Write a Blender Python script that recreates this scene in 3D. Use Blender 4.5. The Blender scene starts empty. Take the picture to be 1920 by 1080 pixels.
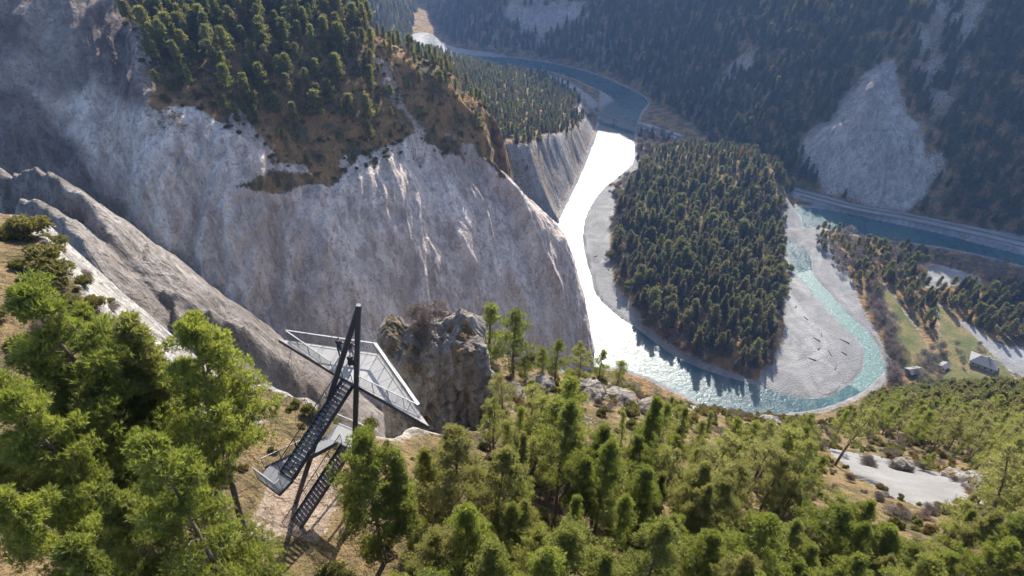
import bpy, bmesh, math, random
import numpy as np
from mathutils import Vector, Matrix
from mathutils.bvhtree import BVHTree

random.seed(7)
rng = np.random.default_rng(7)
scene = bpy.context.scene
col = scene.collection

# ------------------------------------------------------------------ camera, world, sun, exposure
CAM_Z, PITCH, F = 380.0, math.radians(38.0), 1080.0        # metres above the river, tilt below level, focal length in 1920-px pixels
cam_data = bpy.data.cameras.new('camera')
cam_data.sensor_width = 36.0
cam_data.lens = 36.0 * F / 1920.0
cam_data.clip_start = 0.5
cam_data.clip_end = 9000.0
cam = bpy.data.objects.new('camera', cam_data)
cam.location = (0, 0, CAM_Z)
cam.rotation_euler = (math.pi / 2 - PITCH, 0, 0)
col.objects.link(cam)
scene.camera = cam

SUN_EL, SUN_AZ = math.radians(34.0), math.radians(12.0)     # azimuth clockwise from +Y
world = bpy.data.worlds.new('World')
scene.world = world
world.use_nodes = True
wn, wl = world.node_tree.nodes, world.node_tree.links
bg = wn['Background']
sky = wn.new('ShaderNodeTexSky')
sky.sky_type = 'NISHITA'
sky.sun_disc = False
sky.sun_elevation = SUN_EL
sky.sun_rotation = SUN_AZ
sky.altitude = 900
sky.air_density = .8
sky.dust_density = 3.0
wl.new(sky.outputs[0], bg.inputs[0])
bg.inputs[1].default_value = 0.15

sun_data = bpy.data.lights.new('sun', 'SUN')
sun_data.energy = 5.0
sun_data.angle = math.radians(0.53)
sun_data.color = (1.0, 0.93, 0.82)
sun = bpy.data.objects.new('sun', sun_data)
sd = Vector((math.sin(SUN_AZ) * math.cos(SUN_EL), math.cos(SUN_AZ) * math.cos(SUN_EL), math.sin(SUN_EL)))
sun.rotation_euler = sd.to_track_quat('Z', 'Y').to_euler()
sun.location = (0, 200, 700)
col.objects.link(sun)

scene.view_settings.view_transform = 'Standard'
scene.view_settings.look = 'None'
scene.view_settings.exposure = 1.3
scene.view_settings.gamma = 1.0
scene.view_settings.use_curve_mapping = False
scene.render.engine = 'CYCLES'
scene.cycles.max_bounces = 6
scene.cycles.diffuse_bounces = 3
scene.cycles.glossy_bounces = 2
scene.cycles.transmission_bounces = 4
scene.cycles.transparent_max_bounces = 6
scene.cycles.volume_bounces = 0
scene.cycles.use_adaptive_sampling = True
scene.cycles.adaptive_threshold = 0.02
scene.cycles.sample_clamp_indirect = 6.0

# ------------------------------------------------------------------ measuring helpers
CP, SP = math.cos(PITCH), math.sin(PITCH)
def ray(u, v):
    x, y = (u - 960.0) / F, (540.0 - v) / F
    return np.array((x, CP + SP * y, -SP + CP * y))
def A(u, v, a):                      # point seen at (u, v), a metres along the optical axis
    return np.array((0, 0, CAM_Z)) + ray(u, v) * a
def Z(u, v, z=0.0):                  # point seen at (u, v) on the level z
    r = ray(u, v)
    return np.array((0, 0, CAM_Z)) + r * ((z - CAM_Z) / r[2])
def project(p):                      # (n,3) -> u, v, axial depth
    p = np.atleast_2d(p)
    q = p - np.array((0, 0, CAM_Z))
    a = q[:, 1] * CP - q[:, 2] * SP
    y = q[:, 1] * SP + q[:, 2] * CP
    a = np.where(np.abs(a) < 1e-6, 1e-6, a)
    return 960 + F * q[:, 0] / a, 540 - F * y / a, a

# ------------------------------------------------------------------ noise
_perm = np.random.default_rng(3).permutation(256)
_perm = np.concatenate([_perm, _perm, _perm])
_g = np.random.default_rng(4).normal(size=(256, 3))
_g /= np.linalg.norm(_g, axis=1)[:, None]
def perlin(p):
    p = np.asarray(p, float)
    i = np.floor(p).astype(np.int64)
    f = p - i
    w = f * f * f * (f * (f * 6 - 15) + 10)
    i &= 255
    out = 0
    for dx in (0, 1):
        for dy in (0, 1):
            for dz in (0, 1):
                h = _perm[_perm[_perm[(i[:, 0] + dx) & 255] + ((i[:, 1] + dy) & 255)] + ((i[:, 2] + dz) & 255)]
                d = _g[h]
                dot = d[:, 0] * (f[:, 0] - dx) + d[:, 1] * (f[:, 1] - dy) + d[:, 2] * (f[:, 2] - dz)
                wt = (w[:, 0] if dx else 1 - w[:, 0]) * (w[:, 1] if dy else 1 - w[:, 1]) * (w[:, 2] if dz else 1 - w[:, 2])
                out = out + dot * wt
    return out * 1.6
def fbm(p, scale, octaves=4, gain=0.5, seed=0.0):
    p = np.asarray(p, float) / scale + seed * 17.31
    s, a, t = 0, 1.0, 0
    for o in range(octaves):
        s = s + a * perlin(p + o * 31.7)
        t += a
        a *= gain
        p = p * 2.03
    return s / t
def ridged(p, scale, octaves=4, gain=0.5, seed=0.0):
    p = np.asarray(p, float) / scale + seed * 17.31
    s, a, t = 0, 1.0, 0
    for o in range(octaves):
        s = s + a * (1 - 2 * np.abs(perlin(p + o * 31.7)))
        t += a
        a *= gain
        p = p * 2.03
    return s / t
def sstep(a, b, x):
    t = np.clip((x - a) / (b - a), 0, 1)
    return t * t * (3 - 2 * t)

def inside(poly, x, y):
    poly = np.asarray(poly, float)
    r = np.zeros(x.shape, bool)
    n = len(poly)
    for i in range(n):
        x1, y1 = poly[i]
        x2, y2 = poly[(i + 1) % n]
        if y1 == y2:
            continue
        c = ((y1 > y) != (y2 > y)) & (x < (x2 - x1) * (y - y1) / (y2 - y1) + x1)
        r ^= c
    return r
def dist_line(pts, x, y, closed=False):
    pts = np.asarray(pts, float)
    d = np.full(x.shape, 1e9)
    n = len(pts)
    for i in range(n if closed else n - 1):
        a, b = pts[i], pts[(i + 1) % n]
        ab = b - a
        L = max(ab @ ab, 1e-9)
        t = np.clip(((x - a[0]) * ab[0] + (y - a[1]) * ab[1]) / L, 0, 1)
        d = np.minimum(d, np.hypot(x - a[0] - t * ab[0], y - a[1] - t * ab[1]))
    return d
def sdist(poly, x, y):               # positive inside
    d = dist_line(poly, x, y, True)
    return np.where(inside(poly, x, y), d, -d)
def smooth_poly(pts, n=4, closed=True):
    pts = np.asarray(pts, float)
    N = len(pts)
    out = []
    for i in range(N if closed else N - 1):
        g = lambda k: pts[(i + k) % N] if closed else pts[min(max(i + k, 0), N - 1)]
        p0, p1, p2, p3 = g(-1), g(0), g(1), g(2)
        for k in range(n):
            t = k / n
            out.append(0.5 * (2 * p1 + (p2 - p0) * t + (2 * p0 - 5 * p1 + 4 * p2 - p3) * t * t + (3 * p1 - p0 - 3 * p2 + p3) * t ** 3))
    if not closed:
        out.append(pts[-1])
    return np.array(out)
def floor_poly(px, z=0.0, n=3, closed=True):
    return smooth_poly([Z(u, v, z)[:2] for u, v in px], n, closed)

# ------------------------------------------------------------------ object helpers
def tag(o, label=None, cat=None, group=None, kind=None):
    if label: o['label'] = label
    if cat: o['category'] = cat
    if group: o['group'] = group
    if kind: o['kind'] = kind
    return o
def empty(name, loc=(0, 0, 0), rz=0.0, parent=None):
    o = bpy.data.objects.new(name, None)
    o.empty_display_size = 0.5
    o.location = loc
    o.rotation_euler = (0, 0, rz)
    o.parent = parent
    col.objects.link(o)
    return o
def np_mesh(name, verts, faces, mats=(), face_mat=None, smooth=True, attrs=None):
    """verts (n,3); faces (m,3) or (m,4) array, or list of such arrays"""
    me = bpy.data.meshes.new(name)
    if not isinstance(faces, (list, tuple)):
        faces = [faces]
    faces = [np.asarray(f, np.int32) for f in faces if len(f)]
    verts = np.asarray(verts, np.float32)
    nl = sum(f.size for f in faces)
    npoly = sum(len(f) for f in faces)
    me.vertices.add(len(verts))
    me.vertices.foreach_set('co', verts.ravel())
    me.loops.add(nl)
    me.loops.foreach_set('vertex_index', np.concatenate([f.ravel() for f in faces]))
    me.polygons.add(npoly)
    sizes = np.concatenate([np.full(len(f), f.shape[1], np.int32) for f in faces])
    me.polygons.foreach_set('loop_start', np.concatenate([[0], np.cumsum(sizes)[:-1]]).astype(np.int32))
    me.polygons.foreach_set('loop_total', sizes)
    for m in mats:
        me.materials.append(m)
    if face_mat is not None:
        me.polygons.foreach_set('material_index', np.asarray(face_mat, np.int32))
    me.polygons.foreach_set('use_smooth', np.full(npoly, smooth, bool))
    if attrs:
        for k, (typ, arr) in attrs.items():
            at = me.attributes.new(k, typ, 'POINT')
            at.data.foreach_set('color' if 'COLOR' in typ else 'value', np.asarray(arr, np.float32).ravel())
    me.update(calc_edges=True)
    me.validate()
    return me
def link(name, me, parent=None, loc=(0, 0, 0), kind=None):
    o = bpy.data.objects.new(name, me)
    o.location = loc
    o.parent = parent
    col.objects.link(o)
    if kind: o['kind'] = kind
    return o
def grid_faces(nr, nc):
    i = np.arange(nr * nc).reshape(nr, nc)
    return np.stack([i[:-1, :-1], i[:-1, 1:], i[1:, 1:], i[1:, :-1]], -1).reshape(-1, 4)
def grid_normals(P):
    du = np.gradient(P, axis=1)
    dv = np.gradient(P, axis=0)
    n = np.cross(du, dv)
    return n / (np.linalg.norm(n, axis=-1, keepdims=True) + 1e-9)
def net(rows, sr, sc):
    """bicubic surface through a net of control points rows[i][j] -> grid of points and its parameters"""
    C = np.asarray(rows, float)
    def up(C, s, axis):
        C = np.moveaxis(C, axis, 0)
        n = len(C)
        out, par = [], []
        for i in range(n - 1):
            p1, p2 = C[i], C[i + 1]
            p0 = C[i - 1] if i else 2 * p1 - p2
            p3 = C[i + 2] if i + 2 < n else 2 * p2 - p1
            k = s if np.isscalar(s) else s[i]
            for q in range(k):
                t = q / k
                out.append(p1 + 0.5 * t * ((p2 - p0) + t * ((2 * p0 - 5 * p1 + 4 * p2 - p3) + t * (3 * (p1 - p2) + p3 - p0))))
                par.append(i + t)
        out.append(C[-1])
        par.append(n - 1.0)
        return np.moveaxis(np.array(out), 0, axis), np.array(par)
    G, pr = up(C, sr, 0)
    G, pc = up(G, sc, 1)
    return G, pr, pc

# ------------------------------------------------------------------ materials
def new_mat(name):
    m = bpy.data.materials.new(name)
    m.use_nodes = True
    nt = m.node_tree
    return m, nt, nt.nodes, nt.links, nt.nodes['Principled BSDF']
class NB:
    """small node builder"""
    def __init__(s, nt): s.n, s.l = nt.nodes, nt.links
    def tex(s, scale, detail=5, rough=0.55, vec=None, kind='ShaderNodeTexNoise', dist=0.0):
        t = s.n.new(kind)
        t.inputs['Scale'].default_value = scale
        if kind == 'ShaderNodeTexNoise':
            t.inputs['Detail'].default_value = detail
            t.inputs['Roughness'].default_value = rough
            t.inputs['Distortion'].default_value = dist
        if vec is not None: s.l.new(vec, t.inputs['Vector'])
        return t.outputs[0]
    def ridge(s, scale, vec, detail=5, rough=.6, dist=.0):
        t = s.n.new('ShaderNodeTexNoise')
        t.noise_type = 'RIDGED_MULTIFRACTAL'
        for k, val in (('Scale', scale), ('Detail', detail), ('Roughness', rough), ('Lacunarity', 2.1), ('Offset', .9), ('Gain', 1.6), ('Distortion', dist)): t.inputs[k].default_value = val
        s.l.new(vec, t.inputs['Vector'])
        return s.math('MULTIPLY', t.outputs[0], .42)
    def ramp(s, fac, stops):
        r = s.n.new('ShaderNodeValToRGB')
        e = r.color_ramp.elements
        while len(e) < len(stops): e.new(0.5)
        for k, (p, c) in enumerate(stops):
            e[k].position = p
            e[k].color = (*c, 1) if not np.isscalar(c) else (c, c, c, 1)
        s.l.new(fac, r.inputs[0])
        return r.outputs[0]
    def mix(s, fac, a, b, mode='MIX'):
        m = s.n.new('ShaderNodeMix')
        m.data_type = 'RGBA'
        m.blend_type = mode
        for val, i in ((fac, 0), (a, 6), (b, 7)):
            if isinstance(val, (int, float)): m.inputs[i].default_value = val
            elif isinstance(val, tuple): m.inputs[i].default_value = (*val, 1)
            else: s.l.new(val, m.inputs[i])
        return m.outputs[2]
    def math(s, op, a, b=None, clamp=False):
        m = s.n.new('ShaderNodeMath')
        m.operation = op
        m.use_clamp = clamp
        for val, i in ((a, 0), (b, 1)):
            if val is None: continue
            if isinstance(val, (int, float)): m.inputs[i].default_value = val
            else: s.l.new(val, m.inputs[i])
        return m.outputs[0]
    def coords(s, scale=(1, 1, 1), kind='Object'):
        c = s.n.new('ShaderNodeTexCoord')
        if scale == (1, 1, 1): return c.outputs[kind]
        m = s.n.new('ShaderNodeMapping')
        m.inputs['Scale'].default_value = scale
        s.l.new(c.outputs[kind], m.inputs[0])
        return m.outputs[0]
    def attr(s, name):
        a = s.n.new('ShaderNodeAttribute')
        a.attribute_name = name
        return a
    def bump(s, h, strength, dist, normal=None):
        b = s.n.new('ShaderNodeBump')
        if isinstance(strength, (int, float)): b.inputs['Strength'].default_value = strength
        else: s.l.new(strength, b.inputs['Strength'])
        b.inputs['Distance'].default_value = dist
        s.l.new(h, b.inputs['Height'])
        if normal is not None: s.l.new(normal, b.inputs['Normal'])
        return b.outputs[0]

def terrain_material(name, rock=((.32, .262, .228), (.62, .52, .455), (.80, .71, .64)), stain=(.30, .235, .18), stain_amt=.42, fine=1.0,
                     scree=((.10, .092, .088), (.155, .143, .136), (.25, .23, .215)), streaks=.55, dry=(.32, .175, .075), darken_rock=True):
    """mask attribute m: r = plant cover, g = gravel, b = darkened rock (painted shade on the cliff spur) or the scree colour, a = meadow; bare rock elsewhere"""
    m, nt, n, l, p = new_mat(name)
    b = NB(nt)
    co = b.coords()
    st = b.coords((1, 1, .35))
    big = b.tex(.018, 5, .6, st)
    mid = b.tex(.09 * fine, 6, .64, st, dist=.8)
    small = b.tex(.55 * fine, 6, .65, co)
    tiny = b.tex(2.6 * fine, 4, .6, co)
    drip = b.tex(.16 * fine, 5, .62, b.coords((1, 1, .11)), dist=.7)
    rk = b.ramp(b.math('ADD', b.math('MULTIPLY', big, .62), b.math('MULTIPLY', mid, .38)), ((.37, rock[0]), (.48, rock[1]), (.59, rock[2])))
    rk = b.mix(b.math('MULTIPLY', b.ramp(drip, ((.40, 1.0), (.52, 0.0))), streaks), rk, rock[0])
    rk = b.mix(b.math('MULTIPLY', b.ramp(drip, ((.56, 0.0), (.70, 1.0))), streaks * .8), rk, tuple(min(1, e * 1.15) for e in rock[2]))
    crest = b.ridge(.075 * fine, b.coords((1, 1, .42)), 6, .62, 1.4)
    crest2 = b.ridge(.3 * fine, b.coords((1, 1, .6)), 5, .6, .8)
    rk = b.mix(b.math('MULTIPLY', b.ramp(crest, ((.10, 1.0), (.32, 0.0))), .40), rk, tuple(e * .75 for e in rock[0]))  # relief shading painted into the rock: hollows between crests darkened
    rk = b.mix(b.math('MULTIPLY', b.ramp(crest, ((.50, 0.0), (.85, 1.0))), .5), rk, tuple(min(1, e * 1.12) for e in rock[2]))  # and the crests themselves lightened
    rk = b.mix(b.math('MULTIPLY', b.ramp(crest2, ((.10, 1.0), (.30, 0.0))), .34), rk, tuple(e * .6 for e in rock[0]))  # same painted shading for the finer hollows
    stn = b.ramp(b.math('ADD', b.math('MULTIPLY', b.tex(.03, 4, .6, b.coords((1.4, 1.4, .3))), .6), b.math('MULTIPLY', small, .4)), ((.49, 0.0), (.62, 1.0)))
    rk = b.mix(b.math('MULTIPLY', stn, stain_amt), rk, stain)
    rk = b.mix(b.ramp(small, ((.36, .5), (.5, 0.0))), rk, tuple(e * .62 for e in rock[0]))
    rk = b.mix(b.ramp(tiny, ((.55, 0.0), (.75, .3))), rk, tuple(min(1, e * 1.2) for e in rock[2]))
    # plant cover: brown duff, orange dry grass, dull green
    cv = b.ramp(b.tex(.07 * fine, 5, .65, co), ((.34, (.06, .056, .026)), (.46, (.11, .085, .04)), (.56, dry), (.68, (.13, .12, .045))))
    cv = b.mix(b.ramp(small, ((.45, 0.0), (.66, .6))), cv, (.21, .155, .075))
    cv = b.mix(b.ramp(tiny, ((.35, .6), (.5, 0.0))), cv, (.05, .04, .022))
    # gravel
    gv = b.ramp(b.tex(.05, 6, .6, co, dist=1.2), ((.33, (.17, .167, .162)), (.5, (.23, .227, .22)), (.66, (.30, .295, .284))))
    gv = b.mix(b.ramp(tiny, ((.35, .5), (.55, 0.0))), gv, (.13, .128, .125))
    gv = b.mix(b.ramp(b.tex(.02, 4, .55, b.coords((1, .35, 1)), dist=1.5), ((.45, 0.0), (.6, .5))), gv, (.19, .19, .19))
    bnd = b.attr('band').outputs['Fac']
    gv = b.mix(b.ramp(bnd, ((.45, 0.0), (1.0, .75))), gv, (.105, .103, .10))
    gv = b.mix(b.ramp(b.math('MULTIPLY', bnd, -1.0), ((.05, 0.0), (.8, .6))), gv, (.43, .42, .405))
    dk = b.ramp(small, ((.35, scree[0]), (.55, scree[1]), (.72, scree[2])))
    md = b.ramp(b.tex(.06, 5, .6, co), ((.36, (.075, .095, .03)), (.5, (.135, .13, .048)), (.62, (.23, .165, .08))))
    md = b.mix(b.ramp(small, ((.4, .6), (.6, 0.0))), md, (.09, .085, .035))
    at = b.attr('m')
    sp = n.new('ShaderNodeSeparateColor')
    l.new(at.outputs['Color'], sp.inputs[0])
    jit = b.math('ADD', b.math('MULTIPLY', b.math('SUBTRACT', small, .5), 1.6), b.math('MULTIPLY', b.math('SUBTRACT', mid, .5), .9))
    def mask(x): return b.ramp(b.math('ADD', x, jit), ((.36, 0.0), (.64, 1.0)))
    c = b.mix(sp.outputs[2], rk, b.mix(1.0, rk, (.20, .19, .19), 'MULTIPLY')) if darken_rock else b.mix(mask(sp.outputs[2]), rk, dk)  # multiplies the rock colour down; on the cliff spur this paints shade
    c = b.mix(mask(sp.outputs[1]), c, gv)
    c = b.mix(mask(sp.outputs[0]), c, cv)
    c = b.mix(mask(at.outputs['Alpha']), c, md)
    l.new(c, p.inputs['Base Color'])
    p.inputs['Roughness'].default_value = .93
    p.inputs['Specular IOR Level'].default_value = .15
    hard = b.math('SUBTRACT', 1.0, b.math('MAXIMUM', sp.outputs[1], at.outputs['Alpha']), True)
    nb = b.bump(crest, b.math('MULTIPLY', hard, .8), 2.6 / fine)
    nb = b.bump(crest2, b.math('MULTIPLY', hard, .7), .8 / fine, nb)
    nb = b.bump(drip, hard, 2.6 / fine, nb)
    nb = b.bump(mid, b.math('MULTIPLY', hard, .7), 2.0 / fine, nb)
    nb = b.bump(small, .9, 1.3 / fine, nb)
    nb = b.bump(tiny, .6, .25 / fine, nb)
    l.new(nb, p.inputs['Normal'])
    return m
M = {}
M['terrain'] = terrain_material('terrain_valley', rock=((.20, .175, .16), (.34, .302, .278), (.49, .445, .41)))
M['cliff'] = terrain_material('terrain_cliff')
M['erosion'] = terrain_material('terrain_erosion', rock=((.11, .096, .086), (.195, .172, .156), (.31, .283, .26)), stain=(.17, .128, .094), fine=1.8)
M['near'] = terrain_material('terrain_near', rock=((.22, .205, .19), (.34, .325, .30), (.46, .445, .41)), fine=2.2, scree=((.17, .125, .09), (.26, .205, .155), (.34, .28, .225)), dry=(.20, .135, .068), darken_rock=False)

# ------------------------------------------------------------------ outlines of river and ground cover on the valley floor
RIVER_PX = [(1990, 515), (1800, 470), (1700, 455), (1600, 440), (1540, 428), (1512, 430), (1500, 436), (1478, 434),
            (1482, 446), (1502, 462), (1520, 480), (1527, 515), (1557, 550), (1593, 590), (1627, 620), (1643, 643), (1658, 678), (1660, 693),
            (1645, 715), (1610, 740), (1570, 758), (1520, 772), (1460, 778), (1400, 778), (1340, 772), (1300, 750), (1255, 728),
            (1210, 706), (1160, 692), (1125, 690), (1104, 680), (1085, 593), (1075, 547), (1050, 493), (1040, 437), (1048, 410), (1083, 340), (1110, 275),
            (1120, 245), (1128, 205), (1150, 188), (1120, 168), (1060, 142), (1000, 128), (940, 124), (880, 124), (828, 119),
            (850, 100), (900, 105), (960, 108), (1020, 116), (1080, 129), (1140, 148), (1190, 172), (1217, 190), (1206, 206),
            (1197, 228), (1190, 262), (1190, 300), (1172, 322), (1138, 350), (1110, 385), (1097, 420), (1095, 455), (1102, 490), (1110, 520),
            (1120, 552), (1155, 588), (1205, 622), (1255, 660), (1310, 688), (1370, 707), (1430, 725), (1490, 744),
            (1540, 746), (1580, 728), (1612, 695), (1618, 667), (1611, 642), (1583, 616), (1554, 588), (1524, 552), (1497, 520), (1484, 508),
            (1474, 500), (1472, 450), (1466, 405), (1482, 388), (1560, 394), (1650, 413), (1760, 436), (1850, 460), (1990, 496)]
RIVER = floor_poly(RIVER_PX)
STREAM = floor_poly([(806, 70), (812, 70), (814, 82), (826, 98), (836, 110), (836, 118), (826, 118), (818, 102), (806, 84)])
ISLAND = floor_poly([(1192, 325), (1215, 300), (1262, 275), (1330, 283), (1400, 300), (1418, 330), (1442, 378), (1466, 402), (1473, 440), (1471, 540),
                     (1466, 600), (1463, 655), (1430, 695), (1380, 703), (1320, 678), (1250, 640), (1200, 592), (1160, 550), (1146, 500), (1143, 450),
                     (1150, 400), (1168, 355)], 4.0)
BAR_W = floor_poly([(1192, 300), (1200, 318), (1175, 352), (1152, 400), (1143, 450), (1146, 500), (1160, 548), (1200, 592), (1250, 642), (1320, 680), (1380, 704), (1440, 722),
                    (1430, 730), (1300, 690), (1190, 620), (1110, 550), (1090, 490), (1085, 420), (1110, 370)], 1.0)
BAR_E = floor_poly([(1468, 425), (1540, 428), (1580, 500), (1620, 580), (1650, 640), (1672, 690), (1640, 730), (1560, 765), (1480, 750), (1425, 728),
                    (1428, 700), (1462, 655), (1470, 560)], 1.0)
FAN = floor_poly([(774, 66), (796, 62), (816, 68), (850, 90), (950, 105), (930, 122), (860, 126), (760, 112), (772, 80)], 1.0)
BAR_N = floor_poly([(1128, 160), (1165, 180), (1170, 215), (1160, 245), (1120, 260), (1125, 200)], 1.0)
BAR_T = floor_poly([(1030, 142), (1075, 160), (1120, 195), (1100, 200), (1050, 172)], 1.0)
RAIL_STRIP = floor_poly([(1470, 362), (1490, 352), (1600, 382), (1700, 400), (1800, 420), (1990, 460), (1990, 484), (1850, 458), (1760, 432), (1650, 410), (1560, 390)], 4.0)
LINE_STRIP = floor_poly([(1180, 225), (1215, 230), (1270, 248), (1335, 275), (1345, 290), (1320, 290), (1260, 262), (1190, 238)], 6.0)
MEADOW_A = floor_poly([(1640, 530), (1668, 545), (1700, 590), (1745, 660), (1750, 700), (1700, 700), (1680, 640)], 3.0)
MEADOW_B = floor_poly([(1752, 572), (1790, 600), (1815, 625), (1850, 660), (1905, 715), (1900, 760), (1740, 760), (1720, 700), (1762, 640)], 3.0)
ROAD = floor_poly([(1790, 600), (1830, 620), (1880, 650), (1990, 665), (1990, 730), (1905, 705), (1850, 660), (1815, 628)], 3.0)
FIELD = floor_poly([(1725, 498), (1770, 500), (1840, 525), (1800, 535), (1730, 540)], 3.0)
HILL_BASE = floor_poly([(300, 70), (600, 108), (700, 112), (758, 100), (772, 62), (786, 8), (798, 6), (814, 44), (830, 64), (860, 85), (930, 96), (1000, 104), (1090, 124), (1150, 142), (1205, 172), (1235, 195), (1300, 235),
                        (1360, 285), (1440, 318), (1486, 348), (1600, 378), (1700, 396), (1800, 414), (1920, 446), (2300, 520)], 3.0, 4, False)
# ------------------------------------------------------------------ valley floor, terrace and far mountainside: one sheet
STEP = 3.4
gx = np.arange(-620, 1250, STEP)
gy = np.arange(230, 1960, STEP)
X, Y = np.meshgrid(gx, gy)
x, y = X.ravel(), Y.ravel()
P0 = np.stack([x, y, 0 * x], 1)
print('grid', X.shape)
wob = fbm(P0, 60, 4) * 9 + fbm(P0, 14, 3, seed=2) * 2.5
dr = np.maximum(sdist(RIVER, x, y), sdist(STREAM, x, y)) + fbm(P0, 18, 3, seed=5) * 1.6     # inside the river > 0
land = 0.25 + 2.6 * sstep(0, 26, -dr) + 2.0 * sstep(20, 90, -dr) + .5 * fbm(P0, 25, 4, seed=1)
z = np.where(dr > 0, -1.6 * sstep(0, 7, dr) + .25 * (1 - sstep(0, 1.5, dr)), land)
m_gravel = np.zeros_like(x); m_veg = np.ones_like(x); m_dark = np.zeros_like(x); m_mead = np.zeros_like(x)
def put(poly, w=4.0):
    return sstep(-w, w, sdist(poly, x, y) + wob * .35)
g = np.maximum.reduce([put(q) for q in (BAR_W, BAR_E, FAN, BAR_N, BAR_T)])
g = np.maximum(g, sstep(-7, 0, dr))
z = np.where(dr <= 0, z * (1 - .45 * g) + g * (.5 + .16 * ridged(np.stack([x * .5 + y * .2, y * .5, 0 * x], 1), 26, 3)), z)
isl = sdist(ISLAND, x, y)
knoll = np.exp(-(((x - Z(1425, 330, 20)[0]) / 55) ** 2 + ((y - Z(1425, 330, 20)[1]) / 70) ** 2))
z = z + sstep(-2, 10, isl) * 6 + sstep(0, 80, isl) * 9 + 26 * knoll * sstep(-12, 6, np.where(isl > -40, isl + 20, -99))
m_gravel = np.maximum(m_gravel, g)
for q in (RAIL_STRIP, LINE_STRIP):
    s = put(q, 3)
    m_gravel = np.maximum(m_gravel, s)
    z = np.where(dr < 0, z * (1 - s) + 5.5 * s, z)
for q in (MEADOW_A, MEADOW_B): m_mead = np.maximum(m_mead, put(q))
for q in (ROAD, FIELD): m_gravel = np.maximum(m_gravel, put(q, 2))
# terrace behind the spur, with its fluted cliff towards the river
TERR_FOOT = smooth_poly([Z(u, v, 0)[:2] for u, v in [(1038, 425), (1046, 400), (1078, 340), (1106, 275), (1113, 240), (1118, 205), (1085, 182), (1030, 158), (960, 142), (880, 136), (800, 134), (700, 120)]]
                        + [np.array(q) for q in ((-520, 1150), (-560, 700), (-300, 560), (-60, 560))], 3)
TERR_TOP = [(900, 195, 105), (1000, 240, 75), (1095, 258, 30), (1108, 225, 36), (1000, 192, 58), (850, 163, 84), (780, 158, 106)]
dt = sdist(TERR_FOOT, x, y)
tp = np.array([Z(*q) for q in TERR_TOP])
Am = np.c_[tp[:, :2], np.ones(len(tp))]
cf = np.linalg.lstsq(Am, tp[:, 2], rcond=None)[0]
ztop = np.clip(cf[0] * x + cf[1] * y + cf[2], 26, 170) + fbm(P0, 80, 3, seed=9) * 6
flute = ridged(np.stack([(x * .62 + y * .78), 0 * x, 0 * x + (y - x) * .12], 1), 42, 4, .6, seed=3)
dts = dt + flute * 11 * sstep(4, 40, dt) * (1 - sstep(60, 130, dt)) + fbm(P0, 20, 3, seed=8) * 3
steep = np.where(y > 900, .8, 2.1)
zt = np.minimum(ztop, np.maximum(dts, 0) * steep - 1.0)
on_t = (dt > 0) & (zt > z)
z = np.where(on_t, zt, z)
flat = sstep(8, -4, ztop - np.maximum(dts, 0) * steep) if False else sstep(-2, 10, np.maximum(dts, 0) * steep - ztop)
m_gravel = np.where(on_t, 0, m_gravel)
m_veg = np.where(on_t, np.maximum(flat, .32 + .5 * fbm(P0, 35, 3, seed=12)), m_veg)
# mountainside beyond the river
hb = np.vstack([HILL_BASE, [[1400, 1960 + 600], [-700, 2600]]])
hb = np.vstack([[-1200, 1500], HILL_BASE, [1500, 300], [1600, 2700], [-1200, 2700]])
dh = sdist(hb, x, y)
hn = fbm(P0, 170, 4, seed=4) * 34 + fbm(P0, 45, 4, seed=6) * 9
kslope = 1.17 + .10 * sstep(560, 150, x)
zh = np.where(dh > 0, dh * kslope * (1 - .0002 * dh) + hn * sstep(0, 120, dh), -5)
zh = np.where(dh > 0, zh + 4.0, zh)
on_h = (dh > 0) & (zh > z)
z = np.where(on_h, zh, z)
m_veg = np.where(on_h, 1.0, m_veg)
m_gravel = np.where(on_h, 0.0, m_gravel)
# the pale rock cone that stands out of the mountainside
CONE_PX = [(1640, 138), (1672, 170), (1690, 230), (1712, 270), (1708, 310), (1722, 360), (1640, 378), (1560, 350), (1522, 300), (1522, 258), (1560, 235), (1590, 190)]
def hill_point(u, v):
    r = ray(u, v)
    t = 300.0
    best = None
    for k in range(900):
        q = np.array((0, 0, CAM_Z)) + r * t
        ii, jj = int((q[1] - gy[0]) / STEP), int((q[0] - gx[0]) / STEP)
        if 0 <= ii < X.shape[0] and 0 <= jj < X.shape[1] and z.reshape(X.shape)[ii, jj] > q[2]:
            return q
        t += 2.0
    return q
cone = np.array([hill_point(u, v)[:2] for u, v in CONE_PX])
dc = sdist(smooth_poly(cone, 3), x, y)
rib = ridged(np.stack([x * .8 - y * .5 + wob, 0 * x, z * .06], 1), 38, 5, .6, seed=21)
z = z + np.where(dc > -5, sstep(-5, 30, dc) * (12 + 24 * rib), 0)
m_veg = np.where(dc > -30, np.maximum(1 - sstep(-9, 9, dc + 9 + wob * 1.2), .55 * sstep(.1, .5, fbm(P0, 40, 4, seed=22))), m_veg)
SCARS = [[(1745, 0), (1790, -20), (1850, 5), (1830, 60), (1815, 130), (1800, 175), (1770, 230), (1745, 255), (1730, 200), (1712, 130), (1712, 70)],
         [(1330, 165), (1370, 120), (1420, 95), (1470, 60), (1462, 78), (1410, 130), (1360, 170)],
         [(850, 60), (930, 20), (1060, 20), (1150, 60), (1140, 115), (1060, 118), (980, 100), (880, 92)],
         [(960, 0), (1040, -10), (1100, 10), (1040, 60), (960, 50)],
         [(1745, 290), (1778, 296), (1765, 340), (1720, 360), (1700, 350)]]
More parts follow.
